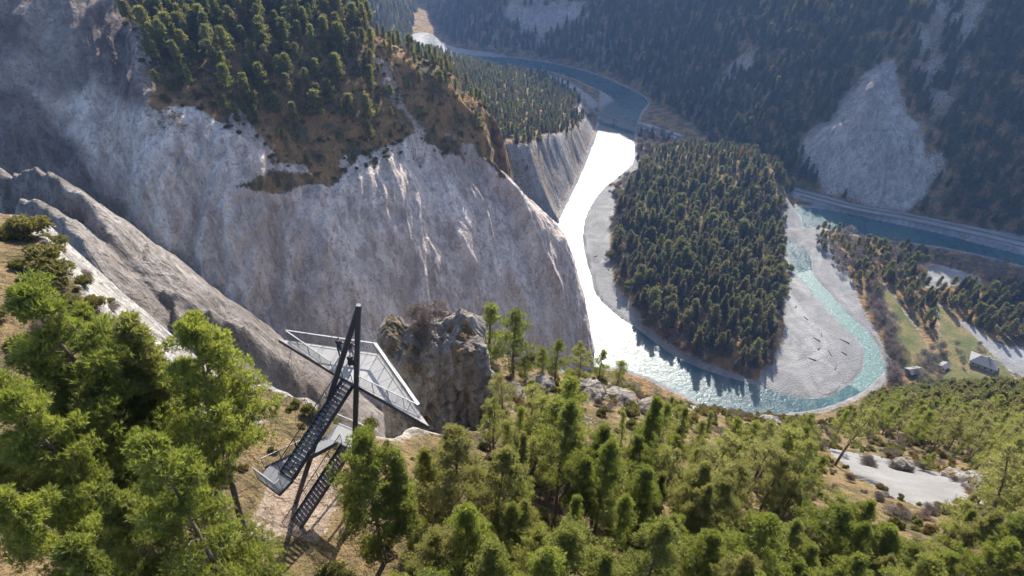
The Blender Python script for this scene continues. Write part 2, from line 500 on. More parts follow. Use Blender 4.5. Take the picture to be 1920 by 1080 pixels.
for k, s in enumerate(SCARS):
    q = sdist(smooth_poly([hill_point(u, v)[:2] for u, v in s], 3), x, y) + wob * .7
    w = sstep(-6, 6, q) * on_h
    m_veg = m_veg * (1 - w * ((.5 if k != 2 else .42) + .25 * fbm(P0, 30, 3, seed=80 + k)))
    z = z + w * (rib * 4 - 3)
z = z + np.where(on_h | on_t, fbm(P0, 11, 2, seed=14) * 1.0, 0)
VZ = z.reshape(X.shape)
msk = np.stack([m_veg, m_gravel, m_dark, m_mead], 1)
msk[:, 0] *= (1 - np.maximum(m_gravel, m_mead) * (~on_h & ~on_t))
band = np.clip(fbm(np.stack([dr * 1.0 + fbm(P0, 30, 2, seed=77) * 10, (x - y) * .06, 0 * x], 1), 11, 3, seed=76) * 1.3, -1, 1) + .9 * sstep(-4.5, -.3, dr) * (dr < 0)
valley_me = np_mesh('valley', np.stack([x, y, z], 1), grid_faces(*X.shape)[:, ::1], [M['terrain']], attrs={'m': ('FLOAT_COLOR', msk), 'band': ('FLOAT', band)})
valley = link('valley_ground', valley_me, kind='structure')

# ------------------------------------------------------------------ river water
m, nt, n, l, p = new_mat('river_water')
b = NB(nt)
co = b.coords()
w1 = b.tex(.35, 5, .6, co, dist=.5)
w2 = b.tex(1.4, 3, .6, co)
p.inputs['Base Color'].default_value = (.035, .115, .125, 1)
l.new(b.ramp(b.tex(.012, 3, .5, co), ((.35, (.012, .045, .058)), (.65, (.024, .075, .08)))), p.inputs['Base Color'])
l.new(b.ramp(b.tex(.05, 4, .6, b.coords((1, .45, 1)), dist=1.0), ((.35, .22), (.6, .36))), p.inputs['Roughness'])
p.inputs['IOR'].default_value = 1.333
l.new(b.bump(w2, .35, .35, b.bump(w1, .45, .8, b.bump(b.tex(.09, 3, .5, co), .3, 1.2))), p.inputs['Normal'])
M['water'] = m
wx = np.arange(-620, 1250, 110.0); wy = np.arange(230, 1960, 110.0)
WX, WY = np.meshgrid(wx, wy)
river = link('river_water', np_mesh('river', np.stack([WX.ravel(), WY.ravel(), 0 * WX.ravel()], 1), grid_faces(*WX.shape), [M['water']]), kind='structure')

# quick shallow water over the gravel: broken white crests
m, nt, n, l, p = new_mat('riffle_water')
b = NB(nt)
co = b.coords()
w1 = b.tex(.55, 5, .65, co, dist=.8)
w2 = b.tex(1.8, 4, .65, co)
fo = b.ramp(b.math('ADD', b.math('MULTIPLY', w1, .6), b.math('MULTIPLY', w2, .4)), ((.53, 0.0), (.68, 1.0)))
l.new(b.mix(fo, (.055, .125, .12), (.50, .57, .555)), p.inputs['Base Color'])
p.inputs['Roughness'].default_value = .34
p.inputs['IOR'].default_value = 1.333
l.new(b.bump(w2, .5, .4, b.bump(w1, .6, .8)), p.inputs['Normal'])
RIF = smooth_poly([Z(u_, v_, 0)[:2] for u_, v_ in [(1505, 510), (1528, 528), (1558, 562), (1590, 598), (1620, 632), (1638, 668), (1638, 700), (1606, 730)]], 6, False)
tg = np.gradient(RIF, axis=0); tg /= np.linalg.norm(tg, axis=1)[:, None]
wd_ = np.interp(np.linspace(0, 1, len(RIF)), [0, .3, .7, 1], [10, 14, 22, 24])
acr = np.linspace(-1, 1, 7)
rv = RIF[:, None] + np.stack([-tg[:, 1], tg[:, 0]], 1)[:, None] * (acr[None, :, None] * wd_[:, None, None])
rv = np.concatenate([rv, np.full(rv.shape[:2] + (1,), .05)], -1)
rf_ = grid_faces(*rv.shape[:2])
link('riffle_water', np_mesh('riffle', rv.reshape(-1, 3), rf_, [m]), kind='structure')

# ------------------------------------------------------------------ the cliff spur: wooded top and fluted wall in one surface
SPUR = [  # per column: skyline, mid slope, brink, then three to four points down the wall to its foot (u, v, axial metres)
    [(-420, -260, 350), (-400, -220, 330), (-330, -150, 300), (-300, 20, 292), (-270, 160, 286), (-240, 300, 280)],
    [(60, -240, 380), (60, -180, 350), (60, -120, 322), (70, 20, 306), (70, 150, 302), (50, 275, 300)],
    [(250, -160, 390), (240, -80, 360), (228, -5, 330), (205, 130, 306), (200, 260, 306), (195, 405, 312)],
    [(400, -120, 390), (350, 40, 342), (298, 185, 304), (280, 280, 300), (290, 390, 306), (310, 490, 322)],
    [(500, -80, 385), (440, 60, 342), (388, 210, 308), (380, 320, 303), (390, 430, 312), (402, 548, 328)],
    [(580, -10, 378), (550, 130, 347), (512, 292, 322), (500, 400, 318), (495, 500, 324), (492, 604, 336)],
    [(645, 40, 380), (630, 180, 357), (602, 340, 342), (600, 460, 340), (604, 590, 348), (612, 715, 370)],
    [(705, 78, 388), (700, 190, 374), (690, 302, 366), (712, 450, 362), (738, 610, 372), (765, 785, 402)],
    [(765, 112, 396), (770, 185, 393), (770, 262, 391), (812, 430, 388), (848, 610, 398), (885, 800, 432)],
    [(830, 152, 410), (845, 215, 413), (850, 282, 416), (912, 430, 416), (960, 600, 432), (1000, 775, 476)],
    [(885, 198, 425), (898, 242, 429), (903, 292, 432), (980, 430, 446), (1030, 590, 466), (1058, 745, 502)],
    [(912, 232, 445), (920, 272, 449), (928, 325, 453), (1040, 425, 472), (1086, 555, 496), (1102, 695, 526)]]
rows = []
cols = []
for c in SPUR:
    pts = [A(*q) for q in c]
    back2 = pts[0] + np.array((30, 130, -170))
    back = pts[0] + np.array((8, 40, -22))
    foot = pts[-1] + np.array((4, -6, -30))
    cols.append([back2, back] + pts + [foot])
L = cols[-1]
cols.append([q + np.array((4, 55, -34)) for q in L])
SN = np.array(cols).transpose(1, 0, 2)
G, pr, pc = net(SN, [8, 10, 26, 26, 44, 44, 44, 14], 44)
N = grid_normals(G)
if N[..., 2].mean() < 0: N = -N
g3 = G.reshape(-1, 3)
PR = np.repeat(pr[:, None], len(pc), 1).ravel()
PC = np.repeat(pc[None], len(pr), 0).ravel()
wall = sstep(3.85, 4.25, PR)
# wall relief: flutes running down the face, broad buttresses, broken rock
s_al = PC * 48.0 + fbm(g3, 60, 3, seed=31) * 16
t_al = PR * 70.0
fl1 = ridged(np.stack([s_al, t_al * .12, 0 * s_al], 1), 66, 3, .5, seed=32) - .4
fl2 = ridged(np.stack([s_al + t_al * .22, t_al * .10, 0 * s_al], 1), 24, 3, .5, seed=33) - .4
fl3 = ridged(np.stack([s_al - t_al * .12, t_al * .10, 0 * s_al], 1), 9, 3, .55, seed=34) - .4
fl4 = ridged(np.stack([s_al + t_al * .1, t_al * .16, 0 * s_al], 1), 3.4, 2, .5, seed=30) - .4
brk = fbm(g3, 16, 4, seed=35)
edge = sstep(0, .5, PC) * sstep(12, 11.2, PC)
disp = wall * (fl1 * 16.0 + fl2 * 5.6 + fl3 * 1.7 + fl4 * .6 + brk * 1.5)
disp += (1 - wall) * (fbm(g3, 55, 3, seed=37) * 6 + fbm(g3, 14, 3, seed=38) * 2.2)
Gd = g3 + N.reshape(-1, 3) * (disp * (.35 + .65 * edge))[:, None]
N2 = grid_normals(Gd.reshape(G.shape)).reshape(-1, 3)
if N2[:, 2].mean() < 0: N2 = -N2
brink = 4.0 + fbm(np.stack([s_al, t_al, 0 * s_al], 1), 34, 4, seed=39) * .85
veg = sstep(.16, -.16, PR - brink)
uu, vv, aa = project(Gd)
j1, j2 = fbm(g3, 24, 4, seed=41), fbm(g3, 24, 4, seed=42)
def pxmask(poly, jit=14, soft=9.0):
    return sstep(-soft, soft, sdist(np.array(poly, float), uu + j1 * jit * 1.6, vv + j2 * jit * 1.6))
dfront = (PR > 2.3)
bare = pxmask([(330, 190), (372, 196), (430, 240), (480, 270), (508, 296), (500, 318), (462, 335), (420, 345), (360, 330), (300, 280), (290, 210)]) * dfront
tuft = pxmask([(440, 350), (520, 318), (600, 325), (640, 330), (600, 350), (500, 362)]) * dfront
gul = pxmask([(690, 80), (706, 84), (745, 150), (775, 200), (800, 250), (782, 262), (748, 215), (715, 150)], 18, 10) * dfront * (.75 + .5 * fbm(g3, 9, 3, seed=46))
left_shade = pxmask([(-100, -100), (205, -100), (240, 40), (290, 150), (280, 200), (150, 190), (-100, 170)], 24, 30)  # far upper left of the wall, where shade is painted in
veg = np.maximum(veg * (1 - bare) * (1 - np.clip(gul, 0, 1) * .8), tuft * .8)
veg = np.where(PR > 4.0, np.maximum(veg, .44 * sstep(.1, .42, fbm(g3, 30, 4, seed=44)) * sstep(5.4, 4.1, PR)), veg)
veg *= (1 - left_shade * .8)
dark = np.maximum(pxmask([(-50, 150), (60, 160), (130, 250), (180, 330), (260, 420), (330, 480), (420, 540), (500, 600), (430, 600), (250, 520), (120, 400), (-50, 330)], 20, 26), left_shade * (.78 + .4 * fbm(g3, 30, 3, seed=45)))  # shade of the ravine and the far left wall, painted into the rock colour
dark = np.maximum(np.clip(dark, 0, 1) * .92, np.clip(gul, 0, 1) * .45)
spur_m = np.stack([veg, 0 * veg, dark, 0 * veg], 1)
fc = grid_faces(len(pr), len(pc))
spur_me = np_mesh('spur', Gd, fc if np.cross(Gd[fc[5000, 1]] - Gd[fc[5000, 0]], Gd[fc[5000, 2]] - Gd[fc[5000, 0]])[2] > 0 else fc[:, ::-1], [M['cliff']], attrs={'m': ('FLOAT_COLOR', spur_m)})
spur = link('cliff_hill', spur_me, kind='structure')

# ------------------------------------------------------------------ pale erosion ridges between the rim and the spur
RG = .62
rx = np.arange(-190, 20, RG); ry = np.arange(60, 300, RG)
RX, RY = np.meshgrid(rx, ry)
x2, y2 = RX.ravel(), RY.ravel()
Q0 = np.stack([x2, y2, 0 * x2], 1)
CRESTS = [([(-120, 310, 122), (60, 325, 121), (120, 352, 119), (168, 385, 118), (205, 445, 118), (228, 480, 120), (262, 512, 121), (322, 552, 124), (402, 590, 128), (432, 610, 130), (482, 640, 134), (530, 675, 139), (560, 720, 144), (600, 790, 152)], 2.1),
          ([(40, 368, 111), (100, 395, 110), (150, 450, 110), (200, 535, 111), (250, 595, 113), (300, 635, 115), (345, 680, 118), (400, 750, 124)], 2.3),
          ([(322, 552, 124), (345, 620, 120), (380, 640, 120), (430, 700, 124)], 2.2)]
zz = np.full(x2.shape, -1e9)
wb = fbm(Q0, 22, 4, seed=51) * 4.0
for pts, k in CRESTS:
    c3 = smooth_poly([A(*q) for q in pts], 5, False)
    best = np.full(x2.shape, -1e9)
    for i in range(len(c3) - 1):
        a, bb = c3[i], c3[i + 1]
        ab = (bb - a)[:2]
        t = np.clip(((x2 - a[0]) * ab[0] + (y2 - a[1]) * ab[1]) / (ab @ ab + 1e-9), 0, 1)
        d = np.hypot(x2 - a[0] - t * ab[0], y2 - a[1] - t * ab[1])
        best = np.maximum(best, a[2] + t * (bb[2] - a[2]) - k * (np.sqrt(d * d + 1.2) - 1.1))
    zz = np.maximum(zz, best)
fl = ridged(np.stack([x2 * .95 + y2 * .2 + wb, y2 * .16, 0 * x2], 1), 12, 4, .55, seed=52)
fl_b = ridged(np.stack([x2 + y2 * .15 + wb, y2 * .2, 0 * x2], 1), 4.2, 3, .55, seed=55)
zz = zz + (fl - .5) * 5.0 + (fl_b - .5) * 1.7 + wb * .5 - .6 + (ridged(np.stack([x2, y2 * .5, zz * .3], 1), 2.6, 3, .6, seed=56) - .4) * 1.1 + fbm(Q0, 4, 3, seed=53) * .6
rid_m = np.zeros((len(x2), 4)); rid_m[:, 2] = .30 * sstep(-.2, .5, fbm(Q0, 30, 3, seed=54))
ridge = link('erosion_ridges', np_mesh('erosion', np.stack([x2, y2, zz], 1), grid_faces(*RX.shape), [M['erosion']], attrs={'m': ('FLOAT_COLOR', rid_m)}), kind='structure')

# ------------------------------------------------------------------ near hillside: rim, platform ground, slope down to the river
NEAR = [(540, 970, 45), (600, 900, 47.5), (664, 870, 48.5), (560, 1060, 42.5), (420, 1000, 38.5), (300, 1080, 36), (100, 1080, 36), (-250, 1080, 34), (-250, 1400, 28), (300, 1400, 30), (0, 800, 44), (-250, 700, 46),
        (150, 830, 46), (250, 720, 50), (400, 800, 46), (530, 770, 55), (460, 860, 47), (30, 430, 66), (130, 500, 63), (185, 590, 60), (-200, 400, 70), (0, 375, 75), (100, 620, 56),
        (750, 1080, 43.5), (760, 1300, 36), (1050, 960, 47), (1050, 1150, 41), (900, 900, 50), (700, 840, 53), (760, 870, 60), (830, 870, 66), (900, 860, 68), (940, 800, 78), (960, 730, 88), (1060, 760, 84), (1180, 790, 82), (1180, 712, 106), (1100, 715, 104), (1000, 690, 100), (950, 680, 98), (1250, 740, 112), (1150, 860, 66), (1250, 850, 78), (1290, 800, 108),
        (1300, 900, 66), (1300, 1080, 50), (1640, 1000, 60), (1640, 1200, 48), (1900, 1080, 60), (1900, 1300, 47), (2200, 1100, 62), (1900, 950, 78), (2200, 950, 84), (1550, 820, 132), (1450, 880, 90), (1450, 800, 128),
        (1560, 842, 124), (1640, 870, 118), (1700, 895, 112), (1800, 930, 100), (1860, 880, 120), (2100, 880, 120), (1420, 770, 172), (1350, 800, 150), (1500, 782, 190),
        (1600, 800, 180), (1700, 790, 225), (1900, 790, 220), (2200, 800, 220), (1900, 742, 350), (1720, 742, 372), (1560, 772, 330), (2200, 740, 380), (1450, 785, 290), (1380, 790, 260)]
npt = np.array([A(*q) for q in NEAR])
npt = np.vstack([npt, [Z(u, v, 2) for u, v in ((1690, 712), (1800, 742), (1640, 742), (1570, 775), (1480, 795), (1400, 800), (1330, 800), (1980, 745), (2250, 760))]])
npt = np.vstack([npt, [Z(u, v, 55) for u, v in ((1280, 860), (1380, 830))]])
def tps(pts, vals, q, lam=.6):
    n_ = len(pts)
    def U(r2): return .5 * r2 * np.log(r2 + 1e-9)
    K = U(((pts[:, None] - pts[None]) ** 2).sum(-1)) + lam * np.eye(n_)
    Pm = np.c_[np.ones(n_), pts]
    S = np.block([[K, Pm], [Pm.T, np.zeros((3, 3))]])
    w = np.linalg.solve(S, np.r_[vals, 0, 0, 0])
    out = np.empty(len(q))
    for s in range(0, len(q), 20000):
        qq = q[s:s + 20000]
        out[s:s + 20000] = U(((qq[:, None] - pts[None]) ** 2).sum(-1)) @ w[:n_] + np.c_[np.ones(len(qq)), qq] @ w[n_:]
    return out
nx_ = np.concatenate([np.arange(-70, 95, .75), np.arange(95, 420, 1.6)])
ny_ = np.concatenate([np.arange(-25, 105, .75), np.arange(105, 400, 1.6)])
NX, NY = np.meshgrid(nx_, ny_)
x3, y3 = NX.ravel(), NY.ravel()
SC = 50.0
z3 = tps(npt[:, :2] / SC, npt[:, 2], np.stack([x3, y3], 1) / SC)
RIM_PX = [(-500, 340, 84), (0, 362, 76), (50, 390, 71), (110, 450, 66), (190, 592, 61), (300, 655, 59), (420, 695, 58), (500, 730, 57), (570, 765, 56), (600, 800, 55.5), (640, 826, 55.5), (690, 838, 57),
          (740, 862, 60), (800, 866, 64), (870, 862, 68), (905, 830, 73), (915, 740, 84), (925, 660, 98), (960, 645, 104), (1060, 690, 106), (1180, 700, 111), (1262, 740, 119), (1292, 792, 124)]
rim = [A(*q)[:2] for q in RIM_PX] + [np.array(q) for q in ((75, 170), (110, 330), (180, 450), (700, 520), (700, -120), (-150, -120), (-150, 60))]
RIMP = smooth_poly(rim, 3)
P3 = np.stack([x3, y3, 0 * x3], 1)
do = -sdist(RIMP, x3, y3) + fbm(P3, 9, 3, seed=61) * 2.2 + fbm(P3, 22, 2, seed=60) * 3.0           # outside the rim > 0
z3 = z3 + fbm(P3, 26, 3, seed=62) * 1.6 + fbm(P3, 6, 3, seed=63) * .5
z3 = np.where(do > 0, z3 - do * 2.4 - 2.5 * sstep(0, 2, do) * 1.0, z3)
bumpy = sstep(-2.5, 1.5, do)
z3 = z3 + bumpy * (ridged(np.stack([x3, y3, z3 * .4], 1), 5.5, 4, .6, seed=64) * 1.9)
u3, v3, a3 = project(np.stack([x3, y3, z3], 1))
def pm3(poly, jit=10):
    return inside(np.array(poly), u3 + fbm(P3, 8, 3, seed=65) * jit, v3 + fbm(P3, 8, 3, seed=66) * jit).astype(float)
veg3 = 1 - sstep(-1.5, .6, do)
scree = pm3([(1545, 838), (1600, 845), (1700, 868), (1770, 890), (1800, 905), (1815, 925), (1790, 945), (1730, 950), (1660, 925), (1610, 895)], 8)
path = pm3([(500, 930), (570, 850), (620, 870), (640, 950), (590, 1010), (500, 1010), (470, 960)], 14)
sc2 = pm3([(60, 700), (110, 690), (200, 790), (180, 870), (130, 870), (80, 800)], 10) + pm3([(230, 700), (340, 680), (480, 740), (500, 800), (330, 860), (250, 800)], 10)
rocky = pm3([(1800, 900), (1990, 890), (1990, 930), (1880, 950), (1800, 945)], 16) * (fbm(P3, 9, 3, seed=67) > .02)
crag = pm3([(880, 690), (1000, 690), (1260, 720), (1240, 790), (1060, 800), (930, 800)], 20) * (fbm(P3, 7, 3, seed=68) > .08)
g3m = np.clip(scree + sc2 * .6, 0, 1)
path *= (1 - g3m)
veg3 = np.clip(veg3 - rocky - crag * .35, 0, 1) * (1 - g3m) * (1 - path)
nm = np.stack([veg3, g3m, path, 0 * veg3], 1)
NZ = z3.reshape(NX.shape)
def near_z(px_, py_):
    px_, py_ = np.asarray(px_, float), np.asarray(py_, float)
    j = np.clip(np.searchsorted(nx_, px_) - 1, 0, len(nx_) - 2); i = np.clip(np.searchsorted(ny_, py_) - 1, 0, len(ny_) - 2)
    a_, b_ = (py_ - ny_[i]) / (ny_[i + 1] - ny_[i]), (px_ - nx_[j]) / (nx_[j + 1] - nx_[j])
    return NZ[i, j] * (1 - a_) * (1 - b_) + NZ[i + 1, j] * a_ * (1 - b_) + NZ[i, j + 1] * (1 - a_) * b_ + NZ[i + 1, j + 1] * a_ * b_
near = link('near_hillside', np_mesh('near', np.stack([x3, y3, z3], 1), grid_faces(*NX.shape), [M['near']], attrs={'m': ('FLOAT_COLOR', nm), 'band': ('FLOAT', .72 + .3 * fbm(P3, 7, 3, seed=69))}), kind='structure')

# ------------------------------------------------------------------ foliage and bark materials
def leaf_material(name, dark, light, dry, trans=.45, dry_amt=.25):
    m, nt, n, l, p = new_mat(name)
    b = NB(nt)
    oi = n.new('ShaderNodeObjectInfo')
    at = b.attr('tint')
    c = b.mix(b.math('ADD', b.math('MULTIPLY', at.outputs['Fac'], .55), b.math('MULTIPLY', oi.outputs['Random'], .45)), dark, light)
    c = b.mix(b.ramp(b.math('FRACT', b.math('ADD', b.math('MULTIPLY', at.outputs['Fac'], 7.3), oi.outputs['Random'])), ((.80, 0.0), (.92, dry_amt))), c, dry)
    c = b.mix(b.ramp(b.math('FRACT', b.math('MULTIPLY', oi.outputs['Random'], 5.7)), ((.3, 0.0), (1.0, .45))), c, dry)
    l.new(c, p.inputs['Base Color'])
    p.inputs['Roughness'].default_value = .55
    p.inputs['Specular IOR Level'].default_value = .3
    tr = n.new('ShaderNodeBsdfTranslucent')
    hs = n.new('ShaderNodeHueSaturation'); hs.inputs['Saturation'].default_value = 1.15; hs.inputs['Value'].default_value = 1.35
    l.new(c, hs.inputs['Color']); tc = hs.outputs[0]
    l.new(tc, tr.inputs['Color'])
    mx = n.new('ShaderNodeMixShader')
    mx.inputs[0].default_value = trans
    l.new(p.outputs[0], mx.inputs[1])
    l.new(tr.outputs[0], mx.inputs[2])
    l.new(mx.outputs[0], n['Material Output'].inputs['Surface'])
    return m
M['pine'] = leaf_material('pine_needles', (.10, .125, .032), (.28, .305, .072), (.26, .21, .11), .52)
M['pine_open'] = leaf_material('open_pine_needles', (.15, .165, .055), (.31, .315, .10), (.28, .235, .14), .52, .4)
M['pine_far'] = leaf_material('pine_needles_far', (.085, .095, .032), (.20, .205, .065), (.19, .15, .075), .5)
M['spruce'] = leaf_material('spruce_needles', (.052, .058, .022), (.17, .155, .045), (.15, .112, .048), .48)
M['larch'] = leaf_material('larch_needles', (.30, .15, .03), (.42, .24, .05), (.34, .15, .05))
M['rust'] = leaf_material('autumn_leaves', (.16, .09, .05), (.24, .15, .085), (.17, .12, .08))
M['twigs'] = leaf_material('bare_twigs', (.10, .08, .07), (.20, .165, .14), (.17, .10, .06), .15)
M['scrub'] = leaf_material('scrub_leaves', (.10, .105, .035), (.20, .19, .06), (.24, .13, .06), .4)
def bark_material(name, c0, c1, c2):
    m, nt, n, l, p = new_mat(name)
    b = NB(nt)
    t = b.tex(3.0, 6, .65, b.coords((3, 3, .7)))
    l.new(b.ramp(t, ((.35, c0), (.5, c1), (.68, c2))), p.inputs['Base Color'])
    p.inputs['Roughness'].default_value = .9
    l.new(b.bump(t, .7, .05), p.inputs['Normal'])
    return m
M['bark'] = bark_material('pine_bark', (.06, .045, .036), (.13, .09, .065), (.22, .15, .105))
M['deadwood'] = bark_material('grey_deadwood', (.18, .165, .15), (.27, .25, .23), (.38, .355, .33))

# ------------------------------------------------------------------ tree builders (numpy): woody part and crown
def tubes(paths, sides=5):
    """paths: list of (points (k,3), radii (k,)) -> verts, quads"""
    V, Q = [], []
    off = 0
    for pts, rad in paths:
        pts = np.asarray(pts, float)
        k = len(pts)
        d = np.gradient(pts, axis=0)
        d /= np.linalg.norm(d, axis=1)[:, None] + 1e-9
        ref = np.where(np.abs(d[:, 2:3]) > .9, np.array([[1., 0, 0]]), np.array([[0., 0, 1]]))
        a_ = np.cross(d, ref); a_ /= np.linalg.norm(a_, axis=1)[:, None] + 1e-9
        b_ = np.cross(d, a_)
        th = np.arange(sides) * 2 * math.pi / sides
        ring = pts[:, None] + np.asarray(rad)[:, None, None] * (a_[:, None] * np.cos(th)[None, :, None] + b_[:, None] * np.sin(th)[None, :, None])
        V.append(ring.reshape(-1, 3))
        i = np.arange(k * sides).reshape(k, sides) + off
        j = np.roll(i, -1, axis=1)
        Q.append(np.stack([i[:-1], i[1:], j[1:], j[:-1]], -1).reshape(-1, 4))
        off += k * sides
    return np.concatenate(V), np.concatenate(Q)
def needles(r, centers, radii, per, K, length, width, up=.6, squash=.5):
    """tufts of needle blades spread over clumps -> verts, tris, tint"""
    n = len(centers)
    if n == 0: return np.zeros((0, 3)), np.zeros((0, 3), int), np.zeros(0)
    idx = np.repeat(np.arange(n), per)
    d = r.normal(size=(len(idx), 3))
    d[:, 2] = d[:, 2] * .8 + .25
    d /= np.linalg.norm(d, axis=1)[:, None]
    rr = radii[idx] * r.uniform(.45, 1.05, len(idx))
    pos = centers[idx] + d * rr[:, None] * np.array((1, 1, squash))
    ax = d * .8 + np.array((0, 0, up)) + r.normal(size=d.shape) * .25
    ax /= np.linalg.norm(ax, axis=1)[:, None]
    ctint = r.uniform(0, 1, n)
    stint = np.clip(ctint[idx] * .55 + r.uniform(0, .45, len(idx)), 0, 1)
    pos = np.repeat(pos, K, 0); ax = np.repeat(ax, K, 0); tint = np.repeat(stint, K)
    along = r.uniform(0, .6, len(pos))[:, None] * length
    nd = ax + r.normal(size=ax.shape) * .55
    nd /= np.linalg.norm(nd, axis=1)[:, None]
    side = np.cross(nd, r.normal(size=ax.shape)); side /= np.linalg.norm(side, axis=1)[:, None] + 1e-9
    L = length * r.uniform(.7, 1.25, len(pos))[:, None]
    root = pos + ax * along
    mid = root + nd * L * .45
    v = np.stack([root, mid + side * width * .5, root + nd * L, mid - side * width * .5], 1).reshape(-1, 3)
    return v, np.arange(len(v)).reshape(-1, 4), np.repeat(tint, 4)
def pine(seed, H=14.0, base=.35, R=2.6, limbs=46, clumps=3, per=9, K=6, length=.2, width=.06, crad=.55, top_round=.55, lean=.4, sides=6, dead=5, gappy=0.0):
    r = np.random.default_rng(seed)
    k = 9
    t = np.linspace(0, 1, k)
    bend = np.cumsum(r.normal(size=(k, 2)) * .09 * H / 14, axis=0) * t[:, None] + np.outer(t ** 2, r.normal(size=2)) * lean
    spine = np.c_[bend, t * H * .985]
    r0 = H * .0135 + .02
    paths = [(spine, r0 * (1 - t * .9) + .012)]
    def at(tt):
        return np.array([np.interp(tt, t, spine[:, c]) for c in range(3)])
    C, Rd = [], []
    for i in range(limbs):
        q = (i + r.uniform(0, .8)) / limbs
        tt = base + (1 - base) * q ** .92 * .985
        if r.uniform() < gappy: continue
        prof = (1 - q) ** top_round * (.55 + .45 * math.sin(min(1, q * 2.2 + .25) * math.pi / 2))
        ln = max(.28, R * prof * r.uniform(.45, 1.22))
        az = i * 2.4 + r.uniform(-.5, .5)
        o = at(tt)
        dirv = np.array((math.cos(az), math.sin(az), 0))
        rise = r.uniform(-.06, .3) + .35 * q
        s = np.linspace(0, 1, 5)
        pts = o + np.outer(s * ln, dirv) + np.outer((s * rise - .12 * s * (1 - s)) * ln, (0, 0, 1)) + np.c_[np.zeros((5, 2)), np.zeros(5)]
        pts[1:] += r.normal(size=(4, 3)) * .05 * ln * .6
        paths.append((pts, (r0 * .32 * (1 - q * .55)) * (1 - s * .85) + .006))
        nc = max(2, int(round(clumps * (0.5 + ln / R))))
        for c in range(nc):
            f = .38 + .66 * (c + r.uniform(0, .7)) / nc
            pc_ = np.array([np.interp(min(f, 1), s, pts[:, e]) for e in range(3)])
            off = np.cross(dirv, (0, 0, 1)) * r.normal() * ln * .2 * f
            C.append(pc_ + off + np.array((0, 0, r.uniform(-.05, .22) * crad)))
            Rd.append(crad * r.uniform(.65, 1.2) * (.75 + .25 * ln / R))
            if r.uniform() < .35:
                paths.append((np.array([pts[2], (pts[2] + C[-1]) / 2 + r.normal(size=3) * .06, C[-1]]), np.array((r0 * .1, r0 * .07, .005))))
    for c in range(4):
        C.append(at(.965) + r.normal(size=3) * crad * .35); Rd.append(crad * .75)
    for i in range(dead):
        tt = r.uniform(.12, base + .12)
        az = r.uniform(0, 6.28)
        o = at(tt); ln = r.uniform(.5, 1.5) * R * .45
        e1 = o + np.array((math.cos(az), math.sin(az), r.uniform(-.25, .15))) * ln
        paths.append((np.array([o, (o + e1) / 2 + r.normal(size=3) * .08, e1]), np.array((r0 * .16, r0 * .1, .006))))
    C = np.array(C); Rd = np.array(Rd)
    V, Q = tubes(paths[:1], sides + 2)
    V2, Q2 = tubes(paths[1:], 4)
    V, Q = np.concatenate([V, V2]), np.concatenate([Q, Q2 + len(V)])
    nv, nf, nt_ = needles(r, C, Rd, per, K, length, width)
    return (V, Q), (nv, nf, nt_)
def spruce(seed, H=22.0, R=3.6, whorls=15, per=7, K=4, length=1.0, width=.5, base=.08):
    r = np.random.default_rng(seed)
    t = np.linspace(0, 1, 6)
    spine = np.c_[np.cumsum(r.normal(size=(6, 2)) * .12, 0) * t[:, None], t * H]
    V, Q = tubes([(spine, H * .012 * (1 - t * .93) + .02)], 6)
    C, Rd = [], []
    for w in range(whorls):
        q = (w + r.uniform(0, .5)) / whorls
        ln = R * (1 - q) ** .85 * r.uniform(.75, 1.15) + .25
        nb_ = 5 + int(4 * (1 - q))
        for kx in range(nb_):
            az = kx * 6.283 / nb_ + w * 1.3 + r.uniform(-.3, .3)
            l2 = ln * r.uniform(.7, 1.15)
            for f in ((.45, .9) if ln > 1.2 else (.7,)):
                C.append((math.cos(az) * l2 * f + np.interp(q, t, spine[:, 0]), math.sin(az) * l2 * f + np.interp(q, t, spine[:, 1]), H * (base + (1 - base) * q) - .22 * l2 * f + .1))
                Rd.append(.3 + .16 * l2)
    C.append((spine[-1, 0], spine[-1, 1], H * .99)); Rd.append(.25)
    nv, nf, nt_ = needles(r, np.array(C), np.array(Rd), per, K, length, width, up=.15, squash=.6)
    return (V, Q), (nv, nf, nt_)
def broadleaf(seed, H=12.0, R=4.0, leaves=0, twig=5, stems=1, leaf=.5):
    """bare or thin-leaved round tree: branching limbs, fine twigs, optional leaf blades"""
    r = np.random.default_rng(seed)
    paths, tips = [], []
    def grow(o, d, ln, rad, depth):
        d = d / np.linalg.norm(d)
        e = o + d * ln
        mid = (o + e) / 2 + r.normal(size=3) * ln * .07
        paths.append((np.array([o, mid, e]), np.array((rad, rad * .82, rad * .62))))
        if depth == 0:
            tips.append((e, d)); return
        for _ in range(3 if depth > 1 else 3):
            nd = d + r.normal(size=3) * .55 + np.array((0, 0, .12))
            grow(e if r.uniform() < .75 else mid, nd, ln * r.uniform(.58, .82), rad * .58, depth - 1)
    for s in range(stems):
        d0 = np.array((0, 0, 1.)) + r.normal(size=3) * (.1 if stems == 1 else .45)
        grow(np.array((r.normal() * .1 * stems, r.normal() * .1 * stems, -.1)), d0, H * (.30 if stems == 1 else .28), H * .016, 4)
    V, Q = tubes(paths, 4)
    E = np.array([q[0] for q in tips]); D = np.array([q[1] for q in tips])
    sc = np.array((R, R, H * .5)) / (np.abs(E - np.array((0, 0, H * .55))).max(0) + 1e-6)
    nv, nf, nt_ = needles(r, E, np.full(len(E), R * .24), twig, 3, leaf * (1.8 if not leaves else 1.0), leaf * (.10 if not leaves else .75), up=.3, squash=.9)
    return (V, Q), (nv, nf, nt_)

